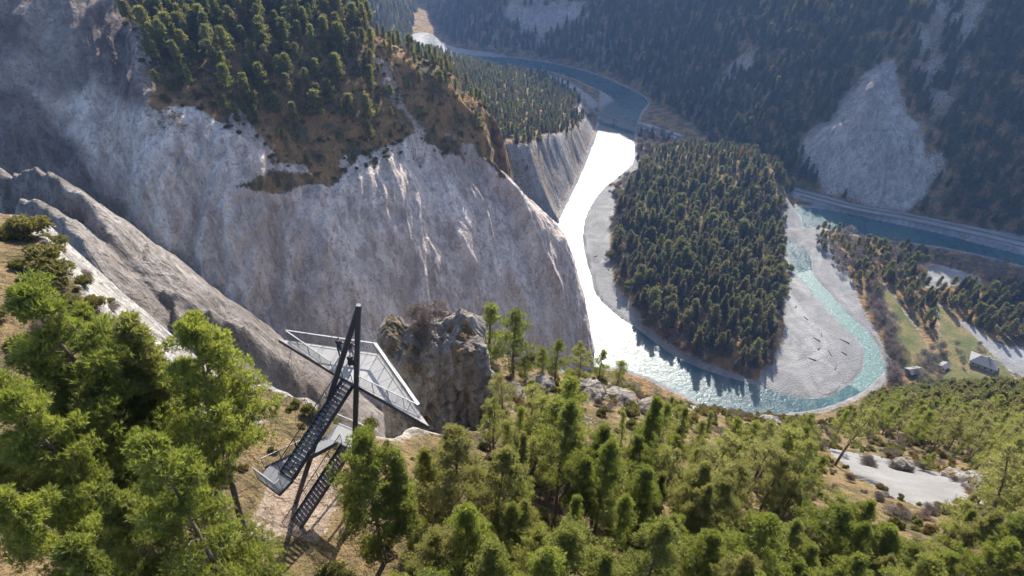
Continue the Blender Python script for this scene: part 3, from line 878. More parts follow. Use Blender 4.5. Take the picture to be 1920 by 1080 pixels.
PROTO = {}
def add_proto(key, wood, crown, bark, leaf):
    (V, Q), (nv, nf, nt_) = wood, crown
    tm = np_mesh(key + '_trunk', V, Q, [bark])
    cm = np_mesh(key + '_crown', nv, nf, [leaf], smooth=False, attrs={'tint': ('FLOAT', nt_)})
    H = max(nv[:, 2].max(), V[:, 2].max())
    PROTO[key] = dict(trunk=tm, crown=cm, H=H, wood=(V, Q), leaf=(nv, nf, nt_), mats=(bark, leaf), joined=None)
def joined(key):
    p = PROTO[key]
    if p['joined'] is None:
        (V, Q), (nv, nf, nt_) = p['wood'], p['leaf']
        p['joined'] = np_mesh(key + '_whole', np.concatenate([V, nv]), [Q, nf + len(V)], p['mats'], face_mat=np.r_[np.zeros(len(Q), int), np.ones(len(nf), int)], smooth=False,
                              attrs={'tint': ('FLOAT', np.r_[np.zeros(len(V)), nt_])})
    return p['joined']
NEARP, MIDP, FARP, SPR, BARE = [], [], [], [], []
for i, kw in enumerate([dict(H=16, R=3.2, base=.34, limbs=68, clumps=7, per=18, K=8, length=.22, width=.04, crad=.42, top_round=.62, gappy=.14, dead=12),
                        dict(H=15, R=2.9, base=.42, limbs=50, clumps=7, per=18, K=8, length=.22, width=.04, crad=.40, lean=1.2, dead=24, gappy=.24, top_round=.7),
                        dict(H=16, R=3.7, base=.28, limbs=74, clumps=7, per=18, K=8, length=.23, width=.042, crad=.46, top_round=.5, gappy=.14, dead=10),
                        dict(H=15, R=2.2, base=.28, limbs=60, clumps=6, per=18, K=8, length=.21, width=.038, crad=.34, top_round=.95, dead=18, gappy=.16),
                        dict(H=16, R=3.3, base=.52, limbs=54, clumps=7, per=18, K=8, length=.22, width=.04, crad=.42, top_round=.55, gappy=.1, dead=14)]):
    add_proto('near_pine%d' % i, *pine(100 + i, **kw), M['bark'], M['pine']); NEARP.append('near_pine%d' % i)
for i, kw in enumerate([dict(H=14, R=2.5, base=.30, limbs=26, clumps=6, per=11, K=5, length=.30, width=.06, crad=.36, top_round=.85, gappy=.12, dead=14),
                        dict(H=14, R=2.4, base=.42, limbs=20, clumps=6, per=10, K=5, length=.30, width=.06, crad=.38, lean=1.4, dead=20, gappy=.15),
                        dict(H=13, R=3.0, base=.26, limbs=28, clumps=7, per=11, K=5, length=.31, width=.062, crad=.42, top_round=.6, gappy=.12, dead=12),
                        dict(H=14, R=1.9, base=.20, limbs=32, clumps=5, per=10, K=5, length=.28, width=.055, crad=.3, top_round=1.0, dead=12, gappy=.1),
                        dict(H=14, R=2.9, base=.5, limbs=16, clumps=8, per=11, K=5, length=.31, width=.06, crad=.42, top_round=.5, dead=22, gappy=.12, lean=1.8)]):
    add_proto('mid_pine%d' % i, *pine(200 + i, **kw), M['bark'], M['pine_open'] if i in (1, 3, 4) else M['pine']); MIDP.append('mid_pine%d' % i)
for i, kw in enumerate([dict(H=14, R=3.0, base=.30, limbs=30, clumps=3, per=7, K=3, length=.8, width=.34, crad=.8),
                        dict(H=14, R=2.6, base=.38, limbs=26, clumps=3, per=7, K=3, length=.8, width=.34, crad=.75, lean=1.0, gappy=.1),
                        dict(H=14, R=2.3, base=.2, limbs=32, clumps=3, per=7, K=3, length=.75, width=.3, crad=.7, top_round=.75)]):
    add_proto('far_pine%d' % i, *pine(300 + i, sides=4, **kw), M['bark'], M['pine_far']); FARP.append('far_pine%d' % i)
for i in range(4):
    add_proto('spruce%d' % i, *spruce(400 + i, R=(3.4, 4.2, 3.0, 4.6)[i], whorls=(15, 12, 16, 11)[i]), M['bark'], M['spruce']); SPR.append('spruce%d' % i)
add_proto('far_pine3', *pine(310, H=15, R=3.6, base=.3, limbs=24, clumps=4, per=7, K=3, length=.9, width=.4, crad=1.0, top_round=.4, lean=1.5, gappy=.15, sides=4), M['bark'], M['pine_far'])
add_proto('spruce4', *spruce(410, R=4.0, whorls=9, per=6, length=1.1, width=.5), M['bark'], M['pine_far'])
add_proto('larch0', *spruce(450, R=3.0, whorls=13, per=5), M['bark'], M['larch'])
for i in range(3):
    add_proto('bare%d' % i, *broadleaf(500 + i, 12, 4.2, twig=7, leaf=.9), M['deadwood'], M['twigs']); BARE.append('bare%d' % i)
add_proto('rust0', *broadleaf(520, 13, 5, leaves=1, twig=7, leaf=.8), M['bark'], M['rust'])
for i in range(2):
    add_proto('scrub%d' % i, *broadleaf(530 + i, 3.0, 1.9, leaves=1, twig=11, stems=3, leaf=.22), M['bark'], M['scrub'])
    add_proto('twigbush%d' % i, *broadleaf(540 + i, 3.0, 1.9, twig=8, stems=3, leaf=.3), M['deadwood'], M['twigs'])
print('protos', sum(len(p['leaf'][1]) * 2 + len(p['wood'][1]) * 2 for p in PROTO.values()))

# ------------------------------------------------------------------ ground under any point
_bv = {}
for nm_, ob in (('near', near), ('spur', spur), ('ridge', ridge)):
    me = ob.data
    vs = np.empty(len(me.vertices) * 3, np.float32); me.vertices.foreach_get('co', vs)
    li = np.empty(len(me.loops), np.int32); me.loops.foreach_get('vertex_index', li)
    _bv[nm_] = BVHTree.FromPolygons(vs.reshape(-1, 3).tolist(), li.reshape(-1, 4).tolist(), all_triangles=False)
def ground(nm_, px_, py_):
    h = _bv[nm_].ray_cast(Vector((px_, py_, 900.0)), Vector((0, 0, -1)))
    return (h[0].z, h[1].z if h[1].z > 0 else -h[1].z) if h[0] is not None else (None, 0)
def valley_z(px_, py_):
    fx, fy = (np.asarray(px_) - gx[0]) / STEP, (np.asarray(py_) - gy[0]) / STEP
    i, j = np.clip(fy.astype(int), 0, len(gy) - 2), np.clip(fx.astype(int), 0, len(gx) - 2)
    a_, b_ = np.clip(fy - i, 0, 1), np.clip(fx - j, 0, 1)
    return VZ[i, j] * (1 - a_) * (1 - b_) + VZ[i + 1, j] * a_ * (1 - b_) + VZ[i, j + 1] * (1 - a_) * b_ + VZ[i + 1, j + 1] * a_ * b_
def valley_mask(arr, px_, py_):
    i = np.clip(((np.asarray(py_) - gy[0]) / STEP + .5).astype(int), 0, len(gy) - 1)
    j = np.clip(((np.asarray(px_) - gx[0]) / STEP + .5).astype(int), 0, len(gx) - 1)
    return arr.reshape(X.shape)[i, j]
def jgrid(x0, x1, y0, y1, s, r):
    q = np.stack(np.meshgrid(np.arange(x0, x1, s), np.arange(y0, y1, s)), -1).reshape(-1, 2)
    return q + r.uniform(-.46, .46, q.shape) * s

def plant(name, key, loc, height, rz, tilt=(0, 0), wide=1.0):
    p = PROTO[key]
    root = empty(name, loc)
    root.rotation_euler = (tilt[0], tilt[1], rz)
    s = height / p['H']
    root.scale = (s * wide, s * wide, s)
    for part in ('trunk', 'crown'):
        link(part, p[part], root)
    return root
_proto_col = {}
def mass(name, label, cat, entries, kind='stuff'):
    """entries: list of (key, loc, height, rz, wide): many trees that read as one wood, instanced on points"""
    if not entries: return None
    keys = sorted({e[0] for e in entries})
    ck = tuple(keys)
    if ck not in _proto_col:
        c = bpy.data.collections.new('prototypes_' + '_'.join(keys)[:30])
        for i, k in enumerate(keys):
            o = bpy.data.objects.new('%02d_%s' % (i, k), joined(k)); c.objects.link(o)
        _proto_col[ck] = c
    n_ = len(entries)
    me = bpy.data.meshes.new(name)
    me.vertices.add(n_)
    me.vertices.foreach_set('co', np.array([e[1] for e in entries], np.float32).ravel())
    at = me.attributes.new('pick', 'INT', 'POINT'); at.data.foreach_set('value', np.array([keys.index(e[0]) for e in entries], np.int32))
    at = me.attributes.new('turn', 'FLOAT_VECTOR', 'POINT'); at.data.foreach_set('vector', np.array([(0, 0, e[3]) for e in entries], np.float32).ravel())
    sc_ = [(e[2] / PROTO[e[0]]['H']) for e in entries]
    at = me.attributes.new('size', 'FLOAT_VECTOR', 'POINT'); at.data.foreach_set('vector', np.array([(s * e[4], s * e[4], s) for s, e in zip(sc_, entries)], np.float32).ravel())
    o = link(name, me, kind=kind)
    ng = bpy.data.node_groups.new(name, 'GeometryNodeTree')
    ng.interface.new_socket('Geometry', in_out='INPUT', socket_type='NodeSocketGeometry')
    ng.interface.new_socket('Geometry', in_out='OUTPUT', socket_type='NodeSocketGeometry')
    N_ = ng.nodes
    gi, go = N_.new('NodeGroupInput'), N_.new('NodeGroupOutput')
    ip = N_.new('GeometryNodeInstanceOnPoints')
    ci = N_.new('GeometryNodeCollectionInfo')
    ci.inputs['Collection'].default_value = _proto_col[ck]
    ci.inputs['Separate Children'].default_value = True
    ci.inputs['Reset Children'].default_value = True
    def na(nm_, typ):
        a_ = N_.new('GeometryNodeInputNamedAttribute'); a_.data_type = typ; a_.inputs[0].default_value = nm_
        return next(s for s in a_.outputs if s.enabled and s.name == 'Attribute')
    ng.links.new(gi.outputs[0], ip.inputs['Points'])
    ng.links.new(ci.outputs[0], ip.inputs['Instance'])
    ip.inputs['Pick Instance'].default_value = True
    ng.links.new(na('pick', 'INT'), ip.inputs['Instance Index'])
    er = N_.new('FunctionNodeEulerToRotation')
    ng.links.new(na('turn', 'FLOAT_VECTOR'), er.inputs[0])
    ng.links.new(er.outputs[0], ip.inputs['Rotation'])
    ng.links.new(na('size', 'FLOAT_VECTOR'), ip.inputs['Scale'])
    ng.links.new(ip.outputs[0], go.inputs[0])
    md = o.modifiers.new('scatter', 'NODES')
    md.node_group = ng
    tag(o, label, cat)
    return o

# ------------------------------------------------------------------ foreground pines, each by its crown top
R0 = np.random.default_rng(11)
HERO = [  # u, v of the top, axial metres there, prototype, width factor, label
    (362, 598, 27, 4, .95, 'tall bright green pine just left of the viewing platform, its bare trunk showing below'),
    (70, 500, 26.5, 2, 1.05, 'broad bright green pine at the left edge of the picture below the pale rock rim'),
    (222, 596, 29, 3, 1.2, 'pine between the leftmost broad pine and the tall pine beside the platform'),
    (236, 838, 20.5, 2, .80, 'round full pine in the near foreground, left of the lower stair flight'),
    (-20, 640, 25, 1, 1.0, 'dark pine cut by the left picture edge, halfway down'),
    (140, 640, 28.5, 1, 1.0, 'pine with visible limbs behind the foreground pines at lower left'),
    (20, 850, 23, 1, .9, 'shaded dark pine with bare trunk in the lower left corner'),
    (-60, 820, 27, 0, 1.0, 'dark pine behind the shaded pine of the lower left corner'),
    (90, 745, 31, 3, 1.1, 'slim pine in the gap between the two left foreground pines'),
    (180, 960, 22, 1, .8, 'sparse shaded pine at the bottom edge left of the round full pine'),
    (90, 1010, 20, 3, .9, 'slim dark pine lowest in the lower left corner'),
    (232, 655, 31, 0, .9, 'pine in front of the lit rock band, left of the tall pine beside the platform'),
    (985, 668, 90, 0, 1.4, 'pine between the rock pillar pines and the ledge pines'),
    (1070, 690, 88, 2, 1.4, 'low pine right below the two-stemmed ledge pine'),
    (1130, 655, 108, 0, 1.3, 'small pine left on the knoll, in front of the shining river'),
    (1165, 675, 106, 2, 1.3, 'low round pine on the knoll beside the river edge'),
    (150, 560, 33, 0, .9, 'pine behind the leftmost broad pine, beside the lit rock band'),
    (30, 700, 24, 2, .8, 'broad shaded pine between the left edge and the round full pine'),
    (655, 806, 33, 2, .86, 'dense pine right of the stair landing, in front of the right mast leg'),
    (735, 850, 34, 3, 1.0, 'pine with a grey bare trunk beside the dense pine right of the stairs'),
    (842, 812, 38, 2, 1.0, 'broad pine below the right tip of the viewing platform'),
    (792, 838, 41, 0, .9, 'pine just left of the broad pine below the platform tip'),
    (982, 812, 45, 3, .8, 'slim dark pine standing upright right of the broad pine below the platform tip'),
    (1058, 770, 43, 1, .9, 'thin-crowned pine with a long bare brown trunk in the middle of the lower picture'),
    (1136, 798, 48, 0, .95, 'pine with round open crown below the brown grassy knoll'),
    (1238, 748, 52, 3, 1.0, 'tall narrow pine at the right end of the brown grassy knoll'),
    (870, 948, 33, 0, 1.0, 'pine at the bottom edge below the broad pine of the platform tip'),
    (1000, 985, 35, 2, .85, 'low round pine at the bottom edge left of the picture middle'),
    (1088, 925, 40, 3, 1.0, 'pine under the long bare trunk in the lower middle'),
    (1212, 872, 44, 0, .95, 'leafy pine halfway between the knoll and the bottom edge'),
    (1165, 945, 41, 1, 1.0, 'thin pine with grey dead limbs low in the picture middle'),
    (930, 830, 47, 1, 1.0, 'pale pine with a sparse crown behind the slim dark pine'),
    (1328, 806, 62, 1, 1.0, 'leaning thin pine with a dark trunk right of the knoll'),
    (1388, 945, 49, 3, 1.0, 'slim pine at the foot of the slope right of the picture middle'),
    (1455, 955, 52, 1, 1.0, 'sparse pine with forked dark trunk low on the right slope'),
    (1345, 1000, 42, 0, 1.0, 'rounded pine at the bottom edge right of the picture middle'),
    (1270, 960, 43, 2, .75, 'dark pine in shade at the bottom edge beside the rounded pine'),
    (915, 568, 82, 0, 1.5, 'golden green pine standing on top of the brown rock pillar'),
    (962, 580, 85, 2, 1.35, 'darker pine right of the golden green pine beside the rock pillar'),
    (900, 648, 80, 2, 1.5, 'lower pine leaning out right of the rock pillar'),
    (1046, 634, 92, 0, 1.6, 'pine with two bare stems on the ledge between rock pillar and knoll'),
    (1020, 652, 91, 2, 1.4, 'smaller pine left of the two-stemmed pine on the ledge'),
    (935, 700, 76, 2, 1.5, 'small pine clinging to the rock right of the pillar foot'),
]
hero_xy = []
all_near = []
for k, (u_, v_, a_, pi, wd, lab) in enumerate(HERO):
    T = A(u_, v_, a_)
    gz, _ = ground('near', T[0], T[1])
    if gz is None: gz = T[2] - 12
    h = min(max(T[2] - gz, 6.0), 24.0)
    print('hero', k, 'h=%.1f' % (T[2] - gz))
    key = NEARP[pi] if a_ < 56 else MIDP[pi]
    o = plant('pine_tree', key, (T[0], T[1], T[2] - h - .15), h, R0.uniform(0, 6.28), wide=wd * (15.0 / h) ** .5 if h > 15 else wd)
    if k == 0:                                                          # leans out from the slope towards the platform
        o.location.x -= 3.2; o.location.y -= .6
        o.rotation_mode = 'ZYX'
        o.rotation_euler = (math.atan2(-.6, h), math.atan2(3.2, h), 2.2)
    tag(o, lab, 'pine tree')
    hero_xy.append((T[0], T[1]))
hero_xy = np.array(hero_xy)

# ------------------------------------------------------------------ pines scattered over the near slope
def clear_of(poly, u_, v_): return not inside(np.array(poly), np.array([u_]), np.array([v_]))[0]
NO_TOP = [[(440, 540), (830, 540), (830, 815), (700, 815), (640, 800), (600, 1000), (520, 1090), (470, 1010), (470, 860)],     # the platform and its stairs
          [(1530, 800), (1660, 825), (1800, 880), (1830, 935), (1780, 955), (1700, 950), (1620, 900), (1560, 850)],           # the scree patch
          [(690, 590), (905, 590), (905, 830), (700, 830)],
          [(1095, 570), (1690, 570), (1672, 700), (1620, 750), (1560, 772), (1450, 778), (1340, 768), (1290, 750), (1210, 695), (1095, 690)],
          [(1085, 690), (1255, 690), (1240, 765), (1110, 765)], [(905, 540), (1092, 540), (1092, 700), (905, 715)]]
cand = []
for s, a0, a1 in ((2.75, 0, 105), (4.0, 105, 185), (5.6, 185, 480)):
    q = jgrid(-75, 415, -10, 395, s, R0)
    gz = near_z(q[:, 0], q[:, 1])
    nz = 1 / np.sqrt(1 + (near_z(q[:, 0] + 1, q[:, 1]) - gz) ** 2 + (near_z(q[:, 0], q[:, 1] + 1) - gz) ** 2)
    pu, pv, pa = project(np.c_[q, gz])
    hh = R0.uniform(8.0, 14.5, len(q)) * np.where(pa < 180, 1.0, 1.15) * np.where(R0.uniform(size=len(q)) < .14, .6, 1)
    tu, tv, ta = project(np.c_[q, gz + hh])
    ok = (gz > 3) & (pa >= max(a0, 30)) & (pa < a1) & (sdist(RIMP, q[:, 0], q[:, 1]) > -4) & (nz > .3) & (pu > -150) & (pu < 2060) & (pv < 1350)
    for pp in NO_TOP: ok &= ~inside(np.array(pp), tu, tv) & ~inside(np.array(pp), pu, pv)
    dh_ = np.hypot(q[:, None, 0] - hero_xy[None, :, 0], q[:, None, 1] - hero_xy[None, :, 1]).min(1)
    mu, mv, ma = project(np.c_[q, gz + hh * .65])
    for pp in NO_TOP[1:2]: ok &= ~inside(np.array(pp), mu, mv) & ~inside(np.array(pp), mu - 22, mv) & ~inside(np.array(pp), mu + 22, mv) & ~inside(np.array(pp), tu, tv - 12)
    ok &= ~((pa < 75) & (dh_ < 2.3)) & ~((tu < 700) & (pa < 200))
    cand += [(hh[i] / ta[i], q[i, 0], q[i, 1], gz[i], hh[i], pa[i], tu[i], tv[i]) for i in np.nonzero(ok)[0]]
cand.sort(reverse=True)
print('near slope pines', len(cand))
near_stuff = []
slope_list = []
for k, (sz, px_, py_, gz, hh, pa, tu, tv) in enumerate(cand):
    if k < 165:
        slope_list.append((px_, py_, gz, hh, pa, tu, tv))
    else:
        near_stuff.append((MIDP[(0, 1, 2, 4, 1, 0, 2, 4, 3)[k % 9]] if pa < 200 else FARP[k % 3], (px_, py_, gz - .2), hh, R0.uniform(0, 6.28), R0.uniform(.85, 1.25)))
for k, (px_, py_, gz, hh, pa, tu, tv) in enumerate(slope_list):
    pk = (0, 1, 2, 1, 0, 2, 3)[k % 7] if pa < 58 else (0, 1, 2, 4, 1, 0, 2, 4, 3)[k % 9]
    key = NEARP[pk] if pa < 58 else MIDP[pk]
    o = plant('pine_tree', key, (px_, py_, gz - .2), hh, R0.uniform(0, 6.28), (R0.normal() * .05, R0.normal() * .05), R0.uniform(.8, 1.15))
    zone = ('left of the scree patch' if tu < 1560 else 'around the scree patch') if tv < 960 else 'along the bottom edge'
    sizew = 'tall' if hh > 12 else ('middle-sized' if hh > 9.5 else 'low')
    side = 'far right' if tu > 1640 else ('right' if tu > 1280 else 'middle')
    shp = ['full', 'sparse', 'broad', 'slim', 'long-stemmed'][pk]
    lab_ = '%s %s pine on the near slope, %s, %s' % (sizew, shp, side, zone)
    tag(o, lab_, 'pine tree', lab_)
mass('pine_wood', 'olive green pine wood covering the lower slope down to the river', 'pine wood', near_stuff)

# ------------------------------------------------------------------ pines on the cliff spur
spur_trees, spur_stuff = [], []
for q in jgrid(-260, 60, 230, 470, 7.4, R0):
    gz, nz = ground('spur', q[0], q[1])
    if gz is None or nz < .5: continue
    pu, pv, pa = (float(e[0]) for e in project(np.array([(q[0], q[1], gz)])))
    if pu < 215 or pu > 915 or pv > 345 or pv < -90: continue
    # plants keep to the wooded cap
    lim = np.interp(pu, [215, 300, 330, 380, 500, 520, 600, 690, 770, 850, 905], [0, 180, 190, 200, 270, 300, 330, 300, 262, 280, 292])
    if pv > lim: continue
    if not clear_of([(690, 80), (706, 84), (745, 150), (775, 200), (800, 250), (782, 262), (748, 215), (715, 150)], pu, pv): continue
    open_ = fbm(np.array([[q[0], q[1], 0]]), 40, 2, seed=71)[0]
    dens = .97 if pv < 110 else (.8 if pu < 520 else .6)
    if pu > 690: dens = .8
    if R0.uniform() > dens + open_ * .5: continue
    hh = R0.uniform(14, 24) if pu < 700 else R0.uniform(8, 14)
    if pv > lim - 40: hh *= .7
    spur_trees.append((hh, q[0], q[1], gz, pa, pu, pv))
print('spur pines', len(spur_trees))
spur_trees.sort(key=lambda e: -e[0] / e[4])
for k, (hh, px_, py_, gz, pa, pu, pv) in enumerate(spur_trees):
    key = FARP[k % 3]
    if k < 105:
        o = plant('pine_tree', key, (px_, py_, gz - .3), hh, R0.uniform(0, 6.28), (R0.normal() * .04, R0.normal() * .04), R0.uniform(.85, 1.15))
        zone = 'near the brink' if pv > 170 else ('high on the spur' if pv < 60 else 'half way up the spur')
        side = 'left part' if pu < 400 else ('middle part' if pu < 600 else 'right part')
        shp = ['broad', 'leaning', 'slim'][k % 3] + (' tall' if hh > 19 else (' small' if hh < 13 else ''))
        lab_ = '%s pine on the grassy cliff spur, %s, %s' % (shp, side, zone)
        tag(o, lab_, 'pine tree', lab_)
    else:
        spur_stuff.append((key, (px_, py_, gz - .3), hh, R0.uniform(0, 6.28), R0.uniform(.85, 1.2)))
R1 = np.random.default_rng(12)
sc_n = 0
for q in jgrid(-260, 60, 230, 460, 4.2, R1):                                 # low scrub between the pines
    gz, nz = ground('spur', q[0], q[1])
    if gz is None or nz < .3: continue
    pu, pv, pa = (float(e[0]) for e in project(np.array([(q[0], q[1], gz)])))
    lim = np.interp(pu, [215, 300, 330, 380, 500, 520, 600, 690, 770, 850, 905], [0, 185, 195, 205, 280, 345, 345, 310, 275, 290, 300])
    if pu < 225 or pu > 925 or pv > lim + 6 or pv < -60 or R1.uniform() > .55: continue
    spur_stuff.append(('scrub%d' % R1.integers(2), (px_, py_, gz) if False else (q[0], q[1], gz - .1), R1.uniform(.8, 2.8), R1.uniform(0, 6.28), R1.uniform(.8, 1.4)))
mass('scrub_cover', 'low scrub and small pines between the trees of the cliff spur', 'scrub', spur_stuff)

# ------------------------------------------------------------------ valley woods
R2 = np.random.default_rng(13)
def scatter_valley(poly, s, keys, hr, wide=(.85, 1.2), prob=1.0, extra=None):
    poly = np.asarray(poly)
    q = jgrid(poly[:, 0].min(), poly[:, 0].max(), poly[:, 1].min(), poly[:, 1].max(), s, R2)
    q = q[inside(poly, q[:, 0], q[:, 1])]
    if prob < 1: q = q[R2.uniform(size=len(q)) < prob]
    if extra is not None: q = q[extra(q[:, 0], q[:, 1])]
    zz_ = valley_z(q[:, 0], q[:, 1])
    ks = [keys[i] for i in R2.integers(0, len(keys), len(q))]
    return [(k, (float(a_), float(b_), float(c_) - .3), float(R2.uniform(*hr)), float(R2.uniform(0, 6.28)), float(R2.uniform(*wide))) for k, a_, b_, c_ in zip(ks, q[:, 0], q[:, 1], zz_)]
isl_e = scatter_valley(ISLAND, 9.8, SPR + SPR + FARP + ['far_pine3', 'spruce4', 'spruce4'], (12, 27), (1.0, 1.5), extra=lambda a_, b_: sdist(ISLAND, a_, b_) > 5)
edge_d = lambda a_, b_: (sdist(ISLAND, a_, b_) < 9) & (sdist(RIVER, a_, b_) < -3)
isl_b = scatter_valley(ISLAND, 8.5, BARE + ['rust0', 'scrub0'], (6, 12), (1.0, 1.4), .8, edge_d)
west = lambda a_, b_: (sdist(ISLAND, a_, b_) > 8) & (project(np.stack([a_, b_, 0 * a_ + 8], 1))[0] < 1195) & (sdist(ISLAND, a_, b_) < 38)
isl_b += scatter_valley(ISLAND, 10, BARE + ['rust0'], (9, 14), (1.0, 1.4), .55, west)
def by_size(e):
    pu, pv, pa = project(np.array([e[1]])); return -e[2] / pa[0]
isl_e = [(e[0], e[1], e[2] * (.72 if project(np.array([e[1]]))[1][0] < 330 else 1.0), e[3], e[4]) for e in isl_e]
isl_e.sort(key=by_size)
isl_vis = isl_e[:290]
for e in isl_vis:
    pu, pv, pa = (float(t_[0]) for t_ in project(np.array([e[1]])))
    o = plant('spruce_tree', e[0], e[1], e[2], e[3], wide=e[4])
    zone = 'near its lower tip' if pv > 560 else ('in its middle' if pv > 440 else 'in its upper half')
    side = 'beside the shining river' if pu < 1260 else ('beside the eastern gravel bar' if pu > 1390 else 'centre')
    lab_ = '%s conifer in the bend wood, %s, %s' % (('tall' if e[2] > 23.5 else ('low' if e[2] < 20 else 'middle-sized')) + (' broad' if e[4] > 1.4 else (' slim' if e[4] < 1.27 else '')), side, zone)
    tag(o, lab_, 'conifer', lab_)
mass('conifer_wood', 'dense dark conifer wood inside the river bend behind the nearer trees', 'wood', isl_e[290:])
brown = sorted(isl_b, key=by_size)
for e in brown:
    pu, pv, pa = (float(t_[0]) for t_ in project(np.array([e[1]])))
    nm_ = 'autumn_tree' if e[0] == 'rust0' else ('shrub' if e[0].startswith('scrub') else 'bare_tree')
    o = plant(nm_, e[0], e[1], e[2], e[3], wide=e[4])
    side = 'western' if pu < 1300 else 'eastern'
    part_ = 'upper' if pv < 400 else ('middle' if pv < 560 else 'lower')
    w = {'autumn_tree': 'rust brown autumn tree', 'shrub': 'yellowish green shrub', 'bare_tree': 'bare grey tree'}[nm_]
    tag(o, '%s on the %s %s edge of the wood inside the river bend' % (w, part_, side), w.split()[-1], '%s at the %s %s edge of the bend wood' % (w, part_, side))
VPOLY = [([(1515, 432), (1560, 428), (1640, 450), (1720, 470), (1735, 500), (1720, 530), (1660, 540), (1640, 560), (1600, 530), (1560, 490)], 8.5, FARP + FARP + BARE, (9, 17), .9),
         ([(1640, 470), (1730, 478), (1735, 560), (1760, 575), (1745, 625), (1700, 590), (1665, 530)], 9, FARP + FARP + SPR[:3] + ['rust0'], (10, 20), .9),
         ([(1740, 545), (1830, 535), (1990, 560), (1990, 660), (1880, 645), (1800, 600), (1760, 580)], 9.5, FARP + SPR, (14, 22), .95),
         ([(1730, 470), (1990, 515), (1990, 560), (1840, 525), (1740, 490)], 10, BARE + FARP[:1], (6, 12), .9),
         ([(1625, 560), (1650, 545), (1680, 640), (1700, 710), (1668, 720), (1662, 660)], 7.5, BARE, (8, 13), .95),
         ([(1735, 640), (1765, 650), (1760, 720), (1720, 720), (1715, 680)], 8, BARE + BARE + ['rust0'], (8, 14), .8),
         ([(1790, 650), (1830, 640), (1830, 680), (1800, 690)], 12, BARE, (6, 9), .7),
         ([(1200, 250), (1255, 255), (1330, 285), (1270, 290), (1210, 300), (1195, 315)], 9, BARE + SPR[:2], (8, 16), .8),
         ([(1150, 350), (1185, 325), (1180, 370), (1160, 400)], 8, ['rust0'] + BARE, (7, 12), .6),
         ([(1330, 265), (1380, 270), (1440, 310), (1485, 350), (1475, 375), (1440, 360), (1400, 300), (1340, 290)], 10, SPR + FARP, (14, 22), .85),
         ([(1130, 150), (1180, 178), (1140, 180), (1100, 160)], 9, BARE, (5, 9), .0)]
nb_ = 0
for k, (poly, s, keys, hr, prob) in enumerate(VPOLY):
    es = scatter_valley(floor_poly(poly, 3.0, 2), s, keys, hr, (1.0, 1.35), prob, lambda a_, b_: (sdist(RIVER, a_, b_) < -2) & ((k in (5, 6)) | (np.maximum(np.maximum(sdist(MEADOW_A, a_, b_), sdist(MEADOW_B, a_, b_)), np.maximum(sdist(ROAD, a_, b_), sdist(FIELD, a_, b_))) < 1)))
    where = ['on the spit above the eastern gravel bar', 'between the gravel bar and the meadow strip', 'in the wood beside the valley road', 'on the shaded bank of the upper river', 'along the riffle beside the meadow strip',
             'in the hedge between the two meadows', 'on the meadow beside the cottage', 'on the bank below the railway bridge', 'at the top of the western gravel bar', 'on the rocky knoll above the river bend', 'on the far bank'][k]
    for e in es:
        kind_ = 'pine_tree' if e[0].startswith('far') else ('spruce_tree' if e[0].startswith('spr') else ('autumn_tree' if e[0] == 'rust0' else 'bare_tree'))
        w = {'pine_tree': ('olive pine', 'pine tree'), 'spruce_tree': ('dark spruce', 'conifer'), 'autumn_tree': ('rust brown autumn tree', 'tree'), 'bare_tree': ('bare grey tree', 'tree')}[kind_]
        o = plant({'pine_tree': 'valley_pine', 'spruce_tree': 'valley_spruce'}.get(kind_, kind_), e[0], e[1], e[2], e[3], wide=e[4])
        pu, pv, pa = (float(t_[0]) for t_ in project(np.array([e[1]])))
        uc, vc = np.array(poly)[:, 0], np.array(poly)[:, 1]
        spot = ('left' if pu < uc.min() + (uc.max() - uc.min()) / 3 else ('right' if pu > uc.min() + (uc.max() - uc.min()) / 1.5 else 'middle')) + (', nearer row' if pv > (vc.min() + vc.max()) / 2 else ', back row')
        mid_h = (hr[0] + hr[1]) / 2
        lab_ = '%s %s %s, %s' % ('tall' if e[2] > mid_h + .17 * (hr[1] - hr[0]) else ('small' if e[2] < mid_h - .17 * (hr[1] - hr[0]) else 'middling'), w[0], where, spot)
        tag(o, lab_, w[1], lab_)
        nb_ += 1
print('valley trees', nb_)
# terrace wood
tmask = lambda a_, b_: (valley_mask(flat, a_, b_) > .45) & (valley_mask(on_t.astype(float), a_, b_) > .5)
terr = scatter_valley(np.array([(-420, 560), (260, 560), (260, 1150), (-420, 1150)]), 9.0, FARP + SPR[:3], (10, 17), (1.0, 1.4), .95, tmask)
terr += scatter_valley(np.array([(-200, 560), (230, 560), (230, 950), (-200, 950)]), 8.0, FARP + ['scrub0'], (5, 9), (1.0, 1.35), .55,
                       lambda a_, b_: (valley_mask(m_veg, a_, b_) > .52) & (valley_mask(flat, a_, b_) < .45) & (valley_mask(on_t.astype(float), a_, b_) > .5))
mass('terrace_wood', 'mixed pine wood on the terrace above the fluted grey cliff', 'wood', terr)
